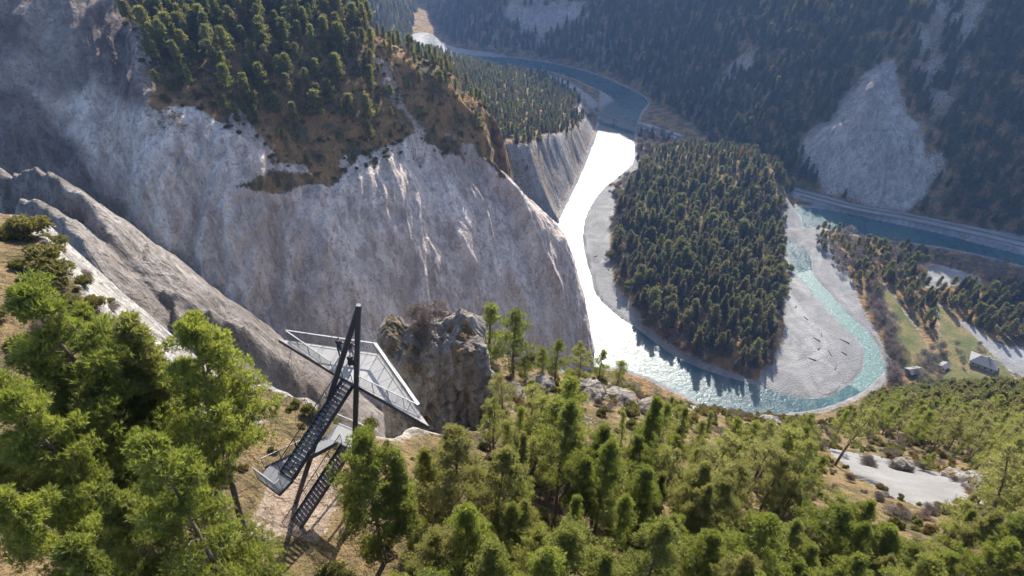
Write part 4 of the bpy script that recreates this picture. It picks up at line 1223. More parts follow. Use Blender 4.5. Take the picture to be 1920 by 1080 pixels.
# mountainside woods
hmask = lambda a_, b_: (valley_mask(on_h.astype(float), a_, b_) > .5) & (valley_mask(m_veg, a_, b_) > .5)
hill = scatter_valley(np.array([(-560, 560), (1240, 560), (1240, 1750), (-560, 1750)]), 9.5, SPR + [FARP[2]], (14, 26), (.95, 1.25), .93, hmask)
def in_frame(e, mrg=120):
    pu, pv, pa = project(np.array([e[1]])); return -mrg < pu[0] < 1920 + mrg and pv[0] > -260
hill = [e for e in hill if in_frame(e)]
print('hill trees', len(hill))
mass('mountain_wood', 'shaded blue conifer wood over the far mountainside', 'wood', hill)
LARCH = [(1508, 8, 'upright golden larch high on the shaded mountainside, leftmost at the top'), (1538, 12, 'golden larch high on the shaded mountainside, second from the left at the top'), (1492, 100, 'small orange larch on the shaded mountainside below the two top larches'),
         (1552, 72, 'pale orange larch right of the small orange larch'), (1436, 136, 'yellow larch lowest on the bare streak of the mountainside'), (1388, 290, 'golden larch on the rocky knoll beside the river bend wood'),
         (1418, 228, 'yellow larch on the lit rib above the rocky knoll'), (1880, 165, 'rust larch at the right edge of the mountainside'), (850, 20, 'orange larch on the far hill beside the gravel fan'), (880, 12, 'orange larch right of another on the far hill by the gravel fan'),
         (905, 25, 'broad orange larch lowest on the far hill by the gravel fan'), (1810, 270, 'dull orange larch right of the pale rock cone')]
for u_, v_, lab in LARCH:
    h_ = hill_point(u_, v_ + 8)
    o = plant('larch_tree', 'larch0', (h_[0], h_[1], float(valley_z(h_[0], h_[1])) - .3), R2.uniform(15, 21), R2.uniform(0, 6))
    tag(o, lab, 'larch', 'golden larches on the mountainsides')

# ------------------------------------------------------------------ small solid helpers
def simple_mat(name, c, rough=.6, metal=0.0, var=.12, scale=3.0, bump=.0):
    m, nt, n, l, p = new_mat(name)
    b = NB(nt)
    t = b.tex(scale, 5, .6, b.coords())
    d = tuple(max(0, e * (1 - var * 1.6)) for e in c); h = tuple(min(1, e * (1 + var * 1.4)) for e in c)
    l.new(b.ramp(t, ((.3, d), (.5, c), (.72, h))), p.inputs['Base Color'])
    p.inputs['Roughness'].default_value = rough
    p.inputs['Metallic'].default_value = metal
    if bump: l.new(b.bump(t, .6, bump), p.inputs['Normal'])
    return m
M['steel'] = simple_mat('dark_painted_steel', (.045, .047, .055), .45, .0)
M['tread'] = simple_mat('grey_steel_grating', (.15, .155, .165), .55, .0, .2, 12)
M['deck'] = simple_mat('pale_grating', (.25, .248, .242), .65, 0, .12, 9)
M['rail'] = simple_mat('galvanised_rail', (.30, .305, .305), .45, .3, .1, 5)
M['edge'] = simple_mat('brown_steel_edge', (.10, .065, .055), .6)
M['cable'] = simple_mat('steel_cable', (.16, .165, .17), .4, .4)
M['post'] = simple_mat('weathered_leg_foot', (.16, .14, .12), .7)
M['wallp'] = simple_mat('cream_plaster', (.30, .27, .23), .85)
M['roofg'] = simple_mat('grey_shingle_roof', (.14, .136, .132), .7, 0, .2, 1.2)
M['ballast'] = simple_mat('track_ballast', (.13, .12, .115), .9, 0, .3, 2)
M['iron'] = simple_mat('bridge_iron', (.10, .10, .105), .6)
M['stone'] = simple_mat('bridge_pier_stone', (.33, .32, .30), .9, 0, .2, 1)
M['glassd'] = simple_mat('dark_window', (.03, .035, .045), .15)
M['log'] = M['deadwood']

class MB:
    def __init__(s): s.v, s.f = [], []
    def poly_prism(s, pts, z0, z1):
        k = len(s.v); n_ = len(pts)
        area = sum(pts[i][0] * pts[(i + 1) % n_][1] - pts[(i + 1) % n_][0] * pts[i][1] for i in range(n_))
        if area < 0: pts = list(pts)[::-1]
        s.v += [(p_[0], p_[1], z0) for p_ in pts] + [(p_[0], p_[1], z1) for p_ in pts]
        s.f.append(tuple(range(k + n_ - 1, k - 1, -1))); s.f.append(tuple(range(k + n_, k + 2 * n_)))
        for i in range(n_):
            j = (i + 1) % n_
            s.f.append((k + i, k + j, k + n_ + j, k + n_ + i))
        return s
    def bar(s, a_, b_, w, h=None, up=(0, 0, 1)):
        a_, b_ = np.asarray(a_, float), np.asarray(b_, float)
        h = w if h is None else h
        d = b_ - a_; d /= np.linalg.norm(d) + 1e-9
        up = np.asarray(up, float)
        if abs(d @ up) > .97: up = np.array((0, 1., 0))
        sx = np.cross(d, up); sx /= np.linalg.norm(sx)
        uz = np.cross(sx, d)
        k = len(s.v)
        for q in (a_, b_):
            for i, j in ((-1, -1), (1, -1), (1, 1), (-1, 1)):
                s.v.append(tuple(q + sx * w * .5 * i + uz * h * .5 * j))
        s.f += [(k, k + 1, k + 2, k + 3), (k + 7, k + 6, k + 5, k + 4)] + [(k + i, k + 4 + i, k + 4 + (i + 1) % 4, k + (i + 1) % 4) for i in range(4)]
        return s
    def rod(s, pts, rad, sides=6):
        V, Q = tubes([(np.asarray(pts, float), np.full(len(pts), rad) if np.isscalar(rad) else np.asarray(rad))], sides)
        k = len(s.v)
        s.v += [tuple(e) for e in V]
        s.f += [tuple(int(e) + k for e in q) for q in Q]
        return s
    def build(s, name, mat, parent=None, bevel=0.0, kind=None):
        me = bpy.data.meshes.new(name)
        v = np.array(s.v, float)
        q = parent
        while q is not None:
            v = v - np.array(q.location); q = q.parent
        me.from_pydata(v.tolist(), [], s.f)
        me.materials.append(mat)
        bm = bmesh.new(); bm.from_mesh(me)
        bmesh.ops.recalc_face_normals(bm, faces=bm.faces)
        if bevel: bmesh.ops.bevel(bm, geom=bm.edges[:], offset=bevel, segments=1, affect='EDGES')
        bm.to_mesh(me); bm.free()
        o = link(name, me, parent)
        if kind: o['kind'] = kind
        return o

# ------------------------------------------------------------------ viewing platform with stair tower
ZD, ZL, ZM = 351.0, 347.0, 343.5
def D(u, v, z_=ZD): return Z(u, v, z_)
tl, tb, tr, n1, n2 = D(522, 636), D(710, 663), D(804, 799), D(624, 698), D(674, 725)
pf = empty('viewing_platform', (float(tb[0]) - 3, float(tb[1]) - 2, 338.0))
tag(pf, 'swift-shaped steel viewing platform with pale deck, dark mast and stair tower above the gorge', 'viewing platform')
# deck: two wings of grating panels
def clip_strip(poly, o, d, s0, s1):
    def cut(pts, sgn, lim):
        out = []
        for i in range(len(pts)):
            p_, q_ = pts[i], pts[(i + 1) % len(pts)]
            a_, b_ = sgn * ((p_ - o) @ d) - lim, sgn * ((q_ - o) @ d) - lim
            if a_ >= 0: out.append(p_)
            if (a_ >= 0) != (b_ >= 0): out.append(p_ + (q_ - p_) * a_ / (a_ - b_))
        return out
    r_ = cut(list(poly), 1, s0)
    return cut(r_, -1, -s1) if len(r_) > 2 else []
nm_mid = (n1 + n2) / 2
wings = [[tl, n1, nm_mid, tb], [tb, nm_mid, n2, tr]]
for wing, (e0, e1) in zip(wings, ((tl, tb), (tb, tr))):
    w2 = [q[:2] for q in wing]
    d = (e1 - e0)[:2]; ln = np.linalg.norm(d); d = d / ln
    npan = 8
    for i in range(npan):
        st_ = clip_strip([np.array(q) for q in w2], e0[:2], d, -.6 + (ln + .9) * i / npan + .012, -.6 + (ln + .9) * (i + 1) / npan - .012)
        if len(st_) > 2: MB().poly_prism([tuple(q) for q in st_], ZD - .05, ZD).build('deck_panel', M['deck'], pf)
eb = MB()
for a_, b_ in ((tl, n1), (n2, tr), (tb, tr), (tl, tb), (n1, n2)):
    eb.bar(a_ + (0, 0, -.17), b_ + (0, 0, -.17), .09, .22)
eb.bar(nm_mid + (0, 0, -.2), tb + (0, 0, -.2), .14, .24)
eb.build('edge_beam', M['edge'], pf)
# railings
def railing(a_, b_, h=1.1, rail_w=.07, rail_h=.05, posts=1.4, gap=.13, name='railing', hz_=None, mat='rail', bal='cable'):
    a_, b_ = np.asarray(a_, float), np.asarray(b_, float)
    d = b_ - a_; ln = np.linalg.norm(d)
    up = np.array((0, 0, h))
    ra = MB().bar(a_ + up, b_ + up, rail_w, rail_h).build(name, M[mat], pf)
    k = max(2, int(round(ln / posts)) + 1)
    for i in range(k):
        q = a_ + d * i / (k - 1)
        MB().bar(q, q + up * .98, .045, .02, up=d).build('railing_post', M[mat], ra)
    ba = MB()
    for i in range(1, int(ln / gap)):
        q = a_ + d * i * gap / ln
        ba.bar(q + (0, 0, .06), q + up * .97, .018)
    ba.bar(a_ + (0, 0, .09), b_ + (0, 0, .09), .03)
    ba.build('railing_bars', M[bal], ra, kind='stuff')
inl = tl + (tb - tl) * .09 + (n1 - tl) * .03
inr = tr + (tb - tr) * .10 + (n2 - tr) * .04
off_b = (tb - nm_mid); off_b = off_b / np.linalg.norm(off_b) * -.12
railing(inl, tb + off_b, rail_w=.10)
railing(tb + off_b, inr, rail_w=.2, rail_h=.06)
railing(inl, n1, rail_w=.08)
railing(n2, inr, rail_w=.06)
# mast: two legs that lean together
apex = D(672, 577, 357.5)
f1, f2 = apex + (D(667, 728) - apex) * (19.6 / 6.5), np.array(D(547, 950, 338.3))
for foot_, nm_ in ((f1, 'mast_leg'), (f2, 'mast_leg')):
    top_ = apex + (foot_ - apex) / np.linalg.norm(foot_ - apex) * .1
    low_ = apex + (foot_ - apex) * .70
    if foot_ is f2:
        MB().bar(top_, foot_ + (0, 0, -.6), .30, .34).build(nm_, M['steel'], pf, .03)
        MB().bar(foot_ + (0, 0, -.5), foot_ + (0, 0, .25), .9, .9).build('foundation_block', M['stone'], pf, .04)
    else:
        MB().bar(top_, foot_ + (0, 0, -.6), .32, .36).build(nm_, M['steel'], pf, .03)
MB().bar(apex + (-.02, 0, -.25), apex + (.04, 0, .22), .36, .36).build('mast_head', M['steel'], pf, .05)
for q in (tl + (tb - tl) * .12, tb * .97 + nm_mid * .03, tr + (tb - tr) * .13, inl, nm_mid * .5 + tl * .5):
    MB().rod([apex + (0, 0, -.12), q], .014, 5).build('stay_cable', M['cable'], pf)
for q, g_ in ((tl + (n1 - tl) * .22, D(560, 870, 336)), (tl + (n1 - tl) * .24, D(500, 880, 336.5)), (n1, D(505, 905, 337))):
    MB().rod([q + (0, 0, -.2), g_], .014, 5).build('stay_cable', M['cable'], pf)
# stairs
def stair(a0, a1, b0, b1, steps, closed_side=True):
    """a0-a1 top edge (left, right), b0-b1 bottom edge; one tread per step"""
    a0, a1, b0, b1 = (np.asarray(q, float) for q in (a0, a1, b0, b1))
    for k in range(steps):
        t0, t1 = k / steps, (k + .92) / steps
        zz_ = a0[2] + (b0[2] - a0[2]) * (k + 1) / (steps + 1)
        q = [a0 + (b0 - a0) * t0, a1 + (b1 - a1) * t0, a1 + (b1 - a1) * t1, a0 + (b0 - a0) * t1]
        MB().poly_prism([tuple(e[:2]) for e in q], zz_ - .04, zz_).build('tread', M['tread'], pf)
    for p_, q_ in ((a0, b0), (a1, b1)):
        MB().bar(p_ + (0, 0, -.08), q_ + (0, 0, -.02), .05, .34).build('stringer', M['steel'], pf)
st_tl, st_tr = D(643, 709), D(662, 721)
st_bl, st_br = D(527, 885, ZL), D(549, 899, ZL)
stair(st_tl, st_tr, st_bl, st_br, 23)
railing(st_tl, st_bl, .98, .05, .04, 1.6, name='railing', mat='steel')
railing(st_tr, st_br, .98, .05, .04, 1.6, name='railing', mat='steel')
lc = [D(482, 895, ZL), D(523, 926, ZL), D(549, 899, ZL), D(527, 885, ZL), D(508, 871, ZL)]
MB().poly_prism([tuple(q[:2]) for q in lc], ZL - .06, ZL).build('landing', M['tread'], pf)
lb = MB()
for i in range(4): lb.bar(lc[i] + (0, 0, -.12), lc[i + 1] + (0, 0, -.12), .06, .26)
lb.build('edge_beam', M['steel'], pf)
railing(lc[0], lc[1], name='railing'); railing(lc[1], lc[1] + (lc[2] - lc[1]) * .3, name='railing')
# middle flight under the upper one, lower landing, lowest flight to the ground
ml0, ml1 = D(482, 895, ZL) * .28 + D(508, 871, ZL) * .72, D(527, 885, ZL) * .85 + D(508, 871, ZL) * .15
ml0, ml1 = D(497, 880, ZL), D(521, 886, ZL)
fw = D(640, 815, ZM) - D(509, 883, ZL); fw[2] = 0; fw /= np.linalg.norm(fw)
sd_ = np.array((fw[1], -fw[0], 0))
m_c = (ml0 + ml1) / 2
bt_c = D(622, 826, ZM)
stair(m_c - sd_ * .55, m_c + sd_ * .55, bt_c - sd_ * .55, bt_c + sd_ * .55, 19)
railing(m_c - sd_ * .58, bt_c - sd_ * .58, 1.0, .05, .04, 1.6, name='railing')
lo = [bt_c - sd_ * .6, bt_c - sd_ * .6 + fw * 1.6, bt_c + sd_ * 2.0 + fw * 1.6, bt_c + sd_ * 2.0]
MB().poly_prism([tuple(q[:2]) for q in lo], ZM - .06, ZM).build('landing', M['deck'], pf)
for i in range(2): railing(lo[i], lo[i + 1], name='railing')
railing(lo[2], lo[3], name='railing')
q0 = (lo[3] + bt_c + sd_ * .8) / 2
e0_ = D(514, 1046, 337.6); dd = e0_ - q0; dd[2] = 0; dl = np.linalg.norm(dd); dd /= dl
s2 = np.array((dd[1], -dd[0], 0))
stair(q0 + s2 * .55, q0 - s2 * .55, e0_ + s2 * .55, e0_ - s2 * .55, 30)
for sg in (1, -1): railing(q0 + s2 * .57 * sg, e0_ + s2 * .57 * sg, 1.0, .05, .04, 1.6, name='railing', mat='steel')
for q in (lo[1], lo[2], q0):
    MB().bar(q + (0, 0, -.1), np.array((q[0], q[1], 335.0)), .16).build('support_post', M['steel'], pf)

# ------------------------------------------------------------------ people on the deck
M['skin'] = simple_mat('skin', (.50, .31, .22), .55)
def person_mats(pref, jacket, trousers, hair, shoes=(.03, .03, .03)):
    return [simple_mat(pref + '_jacket', jacket, .85), simple_mat(pref + '_trousers', trousers, .85), M['skin'], simple_mat(pref + '_hair', hair, .7), simple_mat(pref + '_shoes', shoes, .6)]
def person(loc, rz, J, mats, label, sc_=1.0):
    """J: joint dict in metres, facing +Y; the body grows as one skin over the connected joints"""
    names = list(J)
    edges = [('pel', 'belly'), ('belly', 'chest'), ('chest', 'neck'), ('neck', 'head'), ('head', 'crown'), ('head', 'nose')]
    for s in 'lr':
        edges += [('pel', 'hip' + s), ('hip' + s, 'knee' + s), ('knee' + s, 'ank' + s), ('ank' + s, 'toe' + s), ('chest', 'sho' + s), ('sho' + s, 'elb' + s), ('elb' + s, 'wri' + s), ('wri' + s, 'palm' + s), ('palm' + s, 'fin' + s), ('palm' + s, 'thu' + s)]
    rad = dict(pel=.155, belly=.15, chest=.17, neck=.055, head=.085, crown=.08, nose=.02, hip=.10, knee=.07, ank=.05, toe=.036, sho=.075, elb=.056, wri=.03, palm=.034, fin=.018, thu=.012)
    me = bpy.data.meshes.new('person')
    me.from_pydata([J[k] for k in names], [(names.index(a_), names.index(b_)) for a_, b_ in edges], [])
    o = bpy.data.objects.new('person', me); col.objects.link(o)
    o.modifiers.new('skin', 'SKIN')
    sk = me.skin_vertices[0].data if me.skin_vertices else None
    if sk is None:
        bm = bmesh.new(); bm.from_mesh(me); bm.verts.layers.skin.verify(); bm.to_mesh(me); bm.free()
        sk = me.skin_vertices[0].data
    for i, k in enumerate(names):
        base_ = k[:-1] if k[-1] in 'lr' and k[:-1] in rad else k
        rr = rad[base_]
        sk[i].radius = (rr, rr * (.8 if base_ in ('pel', 'belly', 'chest') else 1))
        sk[i].use_root = k == 'pel'
    ss = o.modifiers.new('sub', 'SUBSURF'); ss.levels = ss.render_levels = 2
    dg = bpy.context.evaluated_depsgraph_get()
    nm2 = bpy.data.meshes.new_from_object(o.evaluated_get(dg))
    o.modifiers.clear(); o.data = nm2
    nm2.materials.clear()
    for mt in mats: nm2.materials.append(mt)
    pts = {k: np.array(J[k]) for k in names}
    segmat = {}
    for a_, b_ in edges:
        kk = b_
        segmat[(a_, b_)] = 1 if kk[:3] in ('hip', 'kne', 'ank') else (4 if kk[:3] == 'toe' else (2 if kk[:3] in ('pal', 'fin', 'thu', 'nec', 'hea', 'nos') else (3 if kk == 'crown' else 0)))
    for pl in nm2.polygons:
        c_ = np.array(pl.center); bd, bm_ = 1e9, 0
        for (a_, b_), mt in segmat.items():
            p_, q_ = pts[a_], pts[b_]; ab = q_ - p_
            t = np.clip((c_ - p_) @ ab / (ab @ ab + 1e-9), 0, 1)
            d = np.linalg.norm(c_ - p_ - ab * t)
            if d < bd: bd, bm_ = d, mt
        hd = pts['head']
        if np.linalg.norm(c_ - hd) < .2 and (c_[2] > hd[2] + .03 or (c_ - hd)[1] < -.01) and c_[2] > hd[2] - .06: bm_ = 3
        pl.material_index = bm_
        pl.use_smooth = True
    o.location = loc; o.rotation_euler = (0, 0, rz); o.scale = (sc_,) * 3
    tag(o, label, 'person')
    return o
def stand(lean=.12, arm=(.30, .98), spread=.20):
    J = dict(pel=(0, 0, .95), belly=(0, .02 + lean * .3, 1.1), chest=(0, lean * .7, 1.33), neck=(0, lean, 1.5), head=(0, lean + .03, 1.62), crown=(0, lean + .02, 1.70), nose=(0, lean + .13, 1.61))
    for s, sg in (('l', -1), ('r', 1)):
        J['hip' + s] = (.10 * sg, 0, .90); J['knee' + s] = (.11 * sg, .03, .50); J['ank' + s] = (.12 * sg, 0, .09); J['toe' + s] = (.14 * sg, .16, .04)
        J['sho' + s] = (.19 * sg, lean * .75, 1.40); J['elb' + s] = (spread * 1.15 * sg, lean + .05, 1.14); J['wri' + s] = (spread * .8 * sg, arm[0], arm[1] + .1)
        J['palm' + s] = (spread * .75 * sg, arm[0] + .07, arm[1] + .1); J['fin' + s] = (spread * .7 * sg, arm[0] + .15, arm[1] + .09); J['thu' + s] = (spread * .55 * sg, arm[0] + .08, arm[1] + .12)
    return J
def crouch():
    J = dict(pel=(0, -.12, .36), belly=(0, 0, .50), chest=(0, .14, .70), neck=(0, .22, .86), head=(0, .27, .98), crown=(0, .25, 1.06), nose=(0, .37, .96))
    for s, sg in (('l', -1), ('r', 1)):
        J['hip' + s] = (.11 * sg, -.08, .34); J['knee' + s] = (.19 * sg, .30, .46); J['ank' + s] = (.15 * sg, .04, .09); J['toe' + s] = (.17 * sg, .20, .04)
        J['sho' + s] = (.19 * sg, .16, .76); J['elb' + s] = (.25 * sg, .32, .56); J['wri' + s] = (.16 * sg, .50, .50); J['palm' + s] = (.14 * sg, .57, .48); J['fin' + s] = (.12 * sg, .64, .44); J['thu' + s] = (.09 * sg, .57, .50)
    return J
def face(a_, b_): return math.atan2(-(b_ - a_)[0], (b_ - a_)[1])
pa_, pb_, pc_ = D(640, 669), D(661, 672), D(659, 688)
nrm = math.atan2(-(-(tb - tl)[1]), (tb - tl)[0])
look = math.atan2((tb - tl)[1], (tb - tl)[0])
person(pa_ + (0, 0, 0), look, stand(.14), person_mats('first', (.035, .032, .04), (.05, .055, .075), (.03, .02, .015)), 'person in dark jacket leaning on the rail left of the mast')
person(pb_, look - .15, stand(.08, (.26, 1.0), .22), person_mats('second', (.075, .04, .04), (.20, .185, .19), (.07, .045, .03)), 'person in maroon top and light trousers at the rail between the mast legs')
person(pc_, look + .2, crouch(), person_mats('third', (.02, .02, .023), (.02, .02, .022), (.45, .38, .32)), 'person in black crouching on the deck between the mast legs')

# ------------------------------------------------------------------ brown rock pillar behind the platform
M['pillar'] = terrain_material('rock_pillar', rock=((.12, .102, .086), (.25, .22, .192), (.46, .435, .405)), stain=(.135, .095, .055), stain_amt=.6, fine=4.0, streaks=.4)
def rock_column(name, top, bottom_z, rx_, ry_, seed, parent=None, rough=1.0, taper=.45, mat=None, nseg=72, nring=70):
    r_ = np.random.default_rng(seed)
    th = np.linspace(0, 2 * math.pi, nseg, endpoint=False)
    t = np.linspace(0, 1, nring)                                   # 0 bottom, 1 top
    zz_ = bottom_z + (top[2] - bottom_z) * (1 - (1 - t) ** 1.0)
    prof = (1 + taper * (1 - t)) * (1 - .55 * sstep(.9, 1.0, t)) * np.sqrt(np.clip(1 - np.clip((t - .95) / .05, 0, 1) ** 2.5, 0.0, 1))
    TH, TT = np.meshgrid(th, np.arange(nring))
    px_ = np.cos(TH) * rx_ * prof[TT]; py_ = np.sin(TH) * ry_ * prof[TT]; pz_ = zz_[TT]
    V = np.stack([px_, py_, pz_ - bottom_z], -1).reshape(-1, 3)
    nrm_ = np.stack([np.cos(TH), np.sin(TH), .3 * (TT / nring)], -1).reshape(-1, 3)
    amp = min(rx_, ry_)
    dsp = ridged(V * np.array((1, 1, .55)) + seed * 3.1, amp * 1.3, 4, .55, seed=seed) * amp * .22 + ridged(V + seed, amp * .4, 3, .6, seed=seed + 1) * amp * .10 + fbm(V, .5, 3, seed=seed + 2) * .16 + ridged(V * np.array((1, 1, .6)), amp * .7, 2, .5, seed=seed + 3) * amp * .16
    V = V + nrm_ * dsp[:, None] * rough
    V[:, 2] += (fbm(V, amp * .8, 3, seed=seed + 5) * amp * .35) * np.repeat(t ** 3, nseg) * 1.6
    i = np.arange(nring * nseg).reshape(nring, nseg); j = np.roll(i, -1, 1)
    q = np.stack([i[:-1], j[:-1], j[1:], i[1:]], -1).reshape(-1, 4)
    cap = len(V); V = np.vstack([V, V[i[-1]].mean(0) + (0, 0, .1)])
    tri = np.stack([i[-1], j[-1], np.full(nseg, cap)], -1)
    w = V + np.array((top[0], top[1], bottom_z))
    vg = sstep(-.1, .3, fbm(w, 2.5, 3, seed=seed + 7)) * .75 * np.r_[np.repeat(sstep(.2, .95, t), nseg), 1]
    me = np_mesh(name, V, [q, tri], [mat or M['pillar']], attrs={'m': ('FLOAT_COLOR', np.stack([vg, 0 * vg, 0 * vg, 0 * vg], 1))})
    base_ = np.array((top[0], top[1], bottom_z))
    if parent is not None: base_ = base_ - np.array(parent.location)
    return link(name, me, parent, tuple(base_))
pr_ = empty('rock_pillar', tuple(A(810, 800, 76)))
tag(pr_, 'brown lichen-stained rock pillar with jagged top right behind the viewing platform', 'rock pillar')
cpil = A(812, 640, 78.5)
nS, nR, nC = 260, 150, 26
th = np.linspace(0, 2 * math.pi, nS, endpoint=False)
TOPX = np.array([(A(u_, v_, 77)[0] - cpil[0], A(u_, v_, 77)[2]) for u_, v_ in ((715, 650), (722, 626), (734, 612), (746, 622), (758, 646), (768, 640), (776, 628), (790, 640), (804, 616), (818, 606), (832, 612), (846, 604), (862, 594), (882, 598), (896, 622), (906, 656), (914, 700))])
zbot = cpil[2] - 42
def ztop_(px_, py_):
    zt_ = np.interp(px_, TOPX[:, 0], TOPX[:, 1])
    q_ = np.stack([px_, py_, 0 * px_], -1).reshape(-1, 3)
    return zt_ - .55 * np.abs(py_) + (ridged(q_, 2.2, 4, .6, seed=91) * .9).reshape(px_.shape)
tt_ = np.linspace(0, 1, nR)
TH, TT = np.meshgrid(th, tt_)
kk = 1 + .55 * (1 - TT) ** 1.2
sx_, sy_ = np.cos(TH), np.sin(TH)
ex = np.sign(sx_) * np.abs(sx_) ** .75 * 6.5; ey = np.sign(sy_) * np.abs(sy_) ** .75 * 3.2
zt_ = ztop_(ex * .97, ey * .97)
V = np.stack([ex * kk, ey * kk, zbot + (zt_ - zbot) * TT], -1)
rr_ = np.linspace(1, 0, nC + 1)[1:]
cx_, cy_ = ex[-1][None] * rr_[:, None], ey[-1][None] * rr_[:, None]
V = np.concatenate([V, np.stack([cx_, cy_, ztop_(cx_ * .97, cy_ * .97)], -1)], 0)
NRM = np.concatenate([np.stack([sx_ * .6, sy_, .12 + 0 * TT], -1), np.broadcast_to(np.array((0, 0, 1.)), (nC, nS, 3))], 0)
f_ = V.reshape(-1, 3) + (40, 7, 0)
ds = ridged(f_ * (1, 1, .45), 4.6, 3, .5, seed=92) * 1.25 + ridged(f_ * (1, 1, .7), 1.7, 4, .6, seed=93) * .55 + fbm(f_, 7.5, 2, seed=94) * 1.0 + np.abs(fbm(f_, .8, 3, seed=95)) * .3
sidew = np.concatenate([np.full(nR, 1.0), np.linspace(.8, .25, nC)])
V = V.reshape(-1, 3) + NRM.reshape(-1, 3) * (ds * np.repeat(sidew, nS))[:, None]
i_ = np.arange((nR + nC) * nS).reshape(nR + nC, nS); j_ = np.roll(i_, -1, 1)
q_ = np.stack([i_[:-1], j_[:-1], j_[1:], i_[1:]], -1).reshape(-1, 4)
vg = sstep(.05, .4, fbm(f_, 3.0, 3, seed=96) + .25 * NRM.reshape(-1, 3)[:, 2]) * .62
me_ = np_mesh('rock', V, q_, [M['pillar']], attrs={'m': ('FLOAT_COLOR', np.stack([vg, 0 * vg, 0 * vg, 0 * vg], 1))})
link('rock', me_, pr_, tuple(np.array((cpil[0], cpil[1], 0)) - np.array(pr_.location)))
for k, (u_, v_, a_, rx_, ry_, dep) in enumerate([(878, 640, 74.5, 1.7, 1.3, 7), (736, 672, 77, 1.3, 1.2, 9), (905, 700, 78, 1.6, 1.6, 20)]):
    tp_ = A(u_, v_, a_)
    rock_column('rock', tp_, tp_[2] - dep, rx_, ry_, 600 + k * 9, pr_, 1.5, .35)
# rocks along knoll, rim and scree
ROCKS = [(1670, 905, 112, 1.5, 3.2, 'dark standing boulder at the lower edge of the scree patch'), (1500 + 320, 905, 104, 2.2, 1.6, 'pale broken rock at the right end of the scree patch'), (1790, 895, 108, 2.0, 1.2, 'dark low rock beside the pale broken rock at the scree end'),
         (1848, 925, 98, 2.6, 1.4, 'pale low rock furthest right at the scree end'), (1010, 742, 92, 2.2, 2.6, 'grey rock step on the slope between pillar and knoll'), (1100, 735, 92, 2.4, 3.2, 'shaded brown crag left under the grassy knoll'),
         (1165, 742, 92, 2.8, 3.6, 'largest dark crag under the grassy knoll'), (1225, 752, 94, 2.2, 3.2, 'right crag under the grassy knoll'), (1262, 800, 88, 1.6, 3.0, 'pale rock ledge below the right end of the knoll'),
         (955, 735, 84, 2.0, 2.6, 'grey crag right of the rock pillar foot'), (1455, 765, 150, 2.4, 1.2, 'pale rock among the pines above the river bend'), (1275, 750, 150, 2.0, 1.0, 'pale rock beside the small stream bed above the river')]
for k, (u_, v_, a_, r_, h_, lab) in enumerate(ROCKS):
    q = A(u_, v_, a_)
    gz, _ = ground('near', q[0], q[1])
    gz = q[2] if gz is None else gz
    o = rock_column('boulder', (q[0], q[1], gz + h_ * (.45 if 4 <= k <= 9 else .75)), gz - 3.0, r_ * (.85 if 4 <= k <= 9 else 1), r_ * .7, 700 + k * 7, None, 1.2, .3, M['pillar'] if k not in (1, 3, 10, 11) else M['near'], 44, 40)
    tag(o, lab, 'rock')

# ------------------------------------------------------------------ railway bridge, track, cottage, sheds, driftwood
b0_, b1_ = Z(1100, 206, 10), Z(1204, 238, 10)
br = empty('railway_bridge', tuple((b0_ + b1_) / 2 - np.array((0, 0, 10))))
tag(br, 'slim iron truss railway bridge crossing the shaded river', 'bridge')
dv = (b1_ - b0_); L_ = np.linalg.norm(dv); dv /= L_; sv = np.array((dv[1], -dv[0], 0))
MB().bar(b0_, b1_, 4.4, .7).build('bridge_deck', M['iron'], br)
for sg in (-1, 1):
    tm = MB()
    o_ = sv * 2.9 * sg
    tm.bar(b0_ + o_ + (0, 0, 2.6), b1_ + o_ + (0, 0, 2.6), .5); tm.bar(b0_ + o_, b1_ + o_, .5, .8)
    nseg = 18
    for i in range(nseg):
        p_, q_ = b0_ + dv * L_ * i / nseg + o_, b0_ + dv * L_ * (i + 1) / nseg + o_
        tm.bar(p_, p_ + (0, 0, 2.6), .35); tm.bar(p_ if i % 2 else p_ + (0, 0, 2.6), q_ + (0, 0, 2.6) if i % 2 else q_, .3)
    tm.build('truss', M['iron'], br)
for t in (.02, .5, .98):
    q = b0_ + dv * L_ * t
    MB().bar(q + (0, 0, -.4), (q[0], q[1], -3), 3.0, 7.0, up=tuple(sv)).build('pier', M['stone'], br, .2)
def track(px, name, label, zoff=6.6, w=3.2):
    pts = smooth_poly([Z(u_, v_, 6)[:2] for u_, v_ in px], 6, False)
    zs = np.maximum(valley_z(pts[:, 0], pts[:, 1]), 4.5) + .25
    zs = np.convolve(np.r_[[zs[0]] * 4, zs, [zs[-1]] * 4], np.ones(9) / 9, 'valid')
    P_ = np.c_[pts, zs]
    o = empty(name, tuple(P_[len(P_) // 2])); tag(o, label, 'railway track')
    bed, rl = MB(), [MB(), MB()]
    for i in range(len(P_) - 1):
        d = P_[i + 1] - P_[i]; s_ = np.array((d[1], -d[0], 0)); s_ /= np.linalg.norm(s_)
        bed.bar(P_[i], P_[i + 1] + d * .05, w, .5)
        for k, sg in enumerate((-1, 1)): rl[k].bar(P_[i] + s_ * .75 * sg + (0, 0, .35), P_[i + 1] + s_ * .75 * sg + (0, 0, .35), .16, .2)
    bed.build('track_bed', M['ballast'], o)
    for q in rl: q.build('rail', M['iron'], o)
track([(1490, 357), (1600, 386), (1700, 404), (1800, 425), (1960, 462)], 'railway_track', 'railway track on the grey embankment beside the upper river, nearer the mountain')
track([(1500, 367), (1600, 393), (1700, 412), (1800, 434), (1960, 472)], 'railway_track', 'railway track on the grey embankment beside the upper river, nearer the water')
track([(1200, 234), (1250, 249), (1300, 265), (1345, 285)], 'railway_track', 'railway track curving from the bridge to the river bend wood')
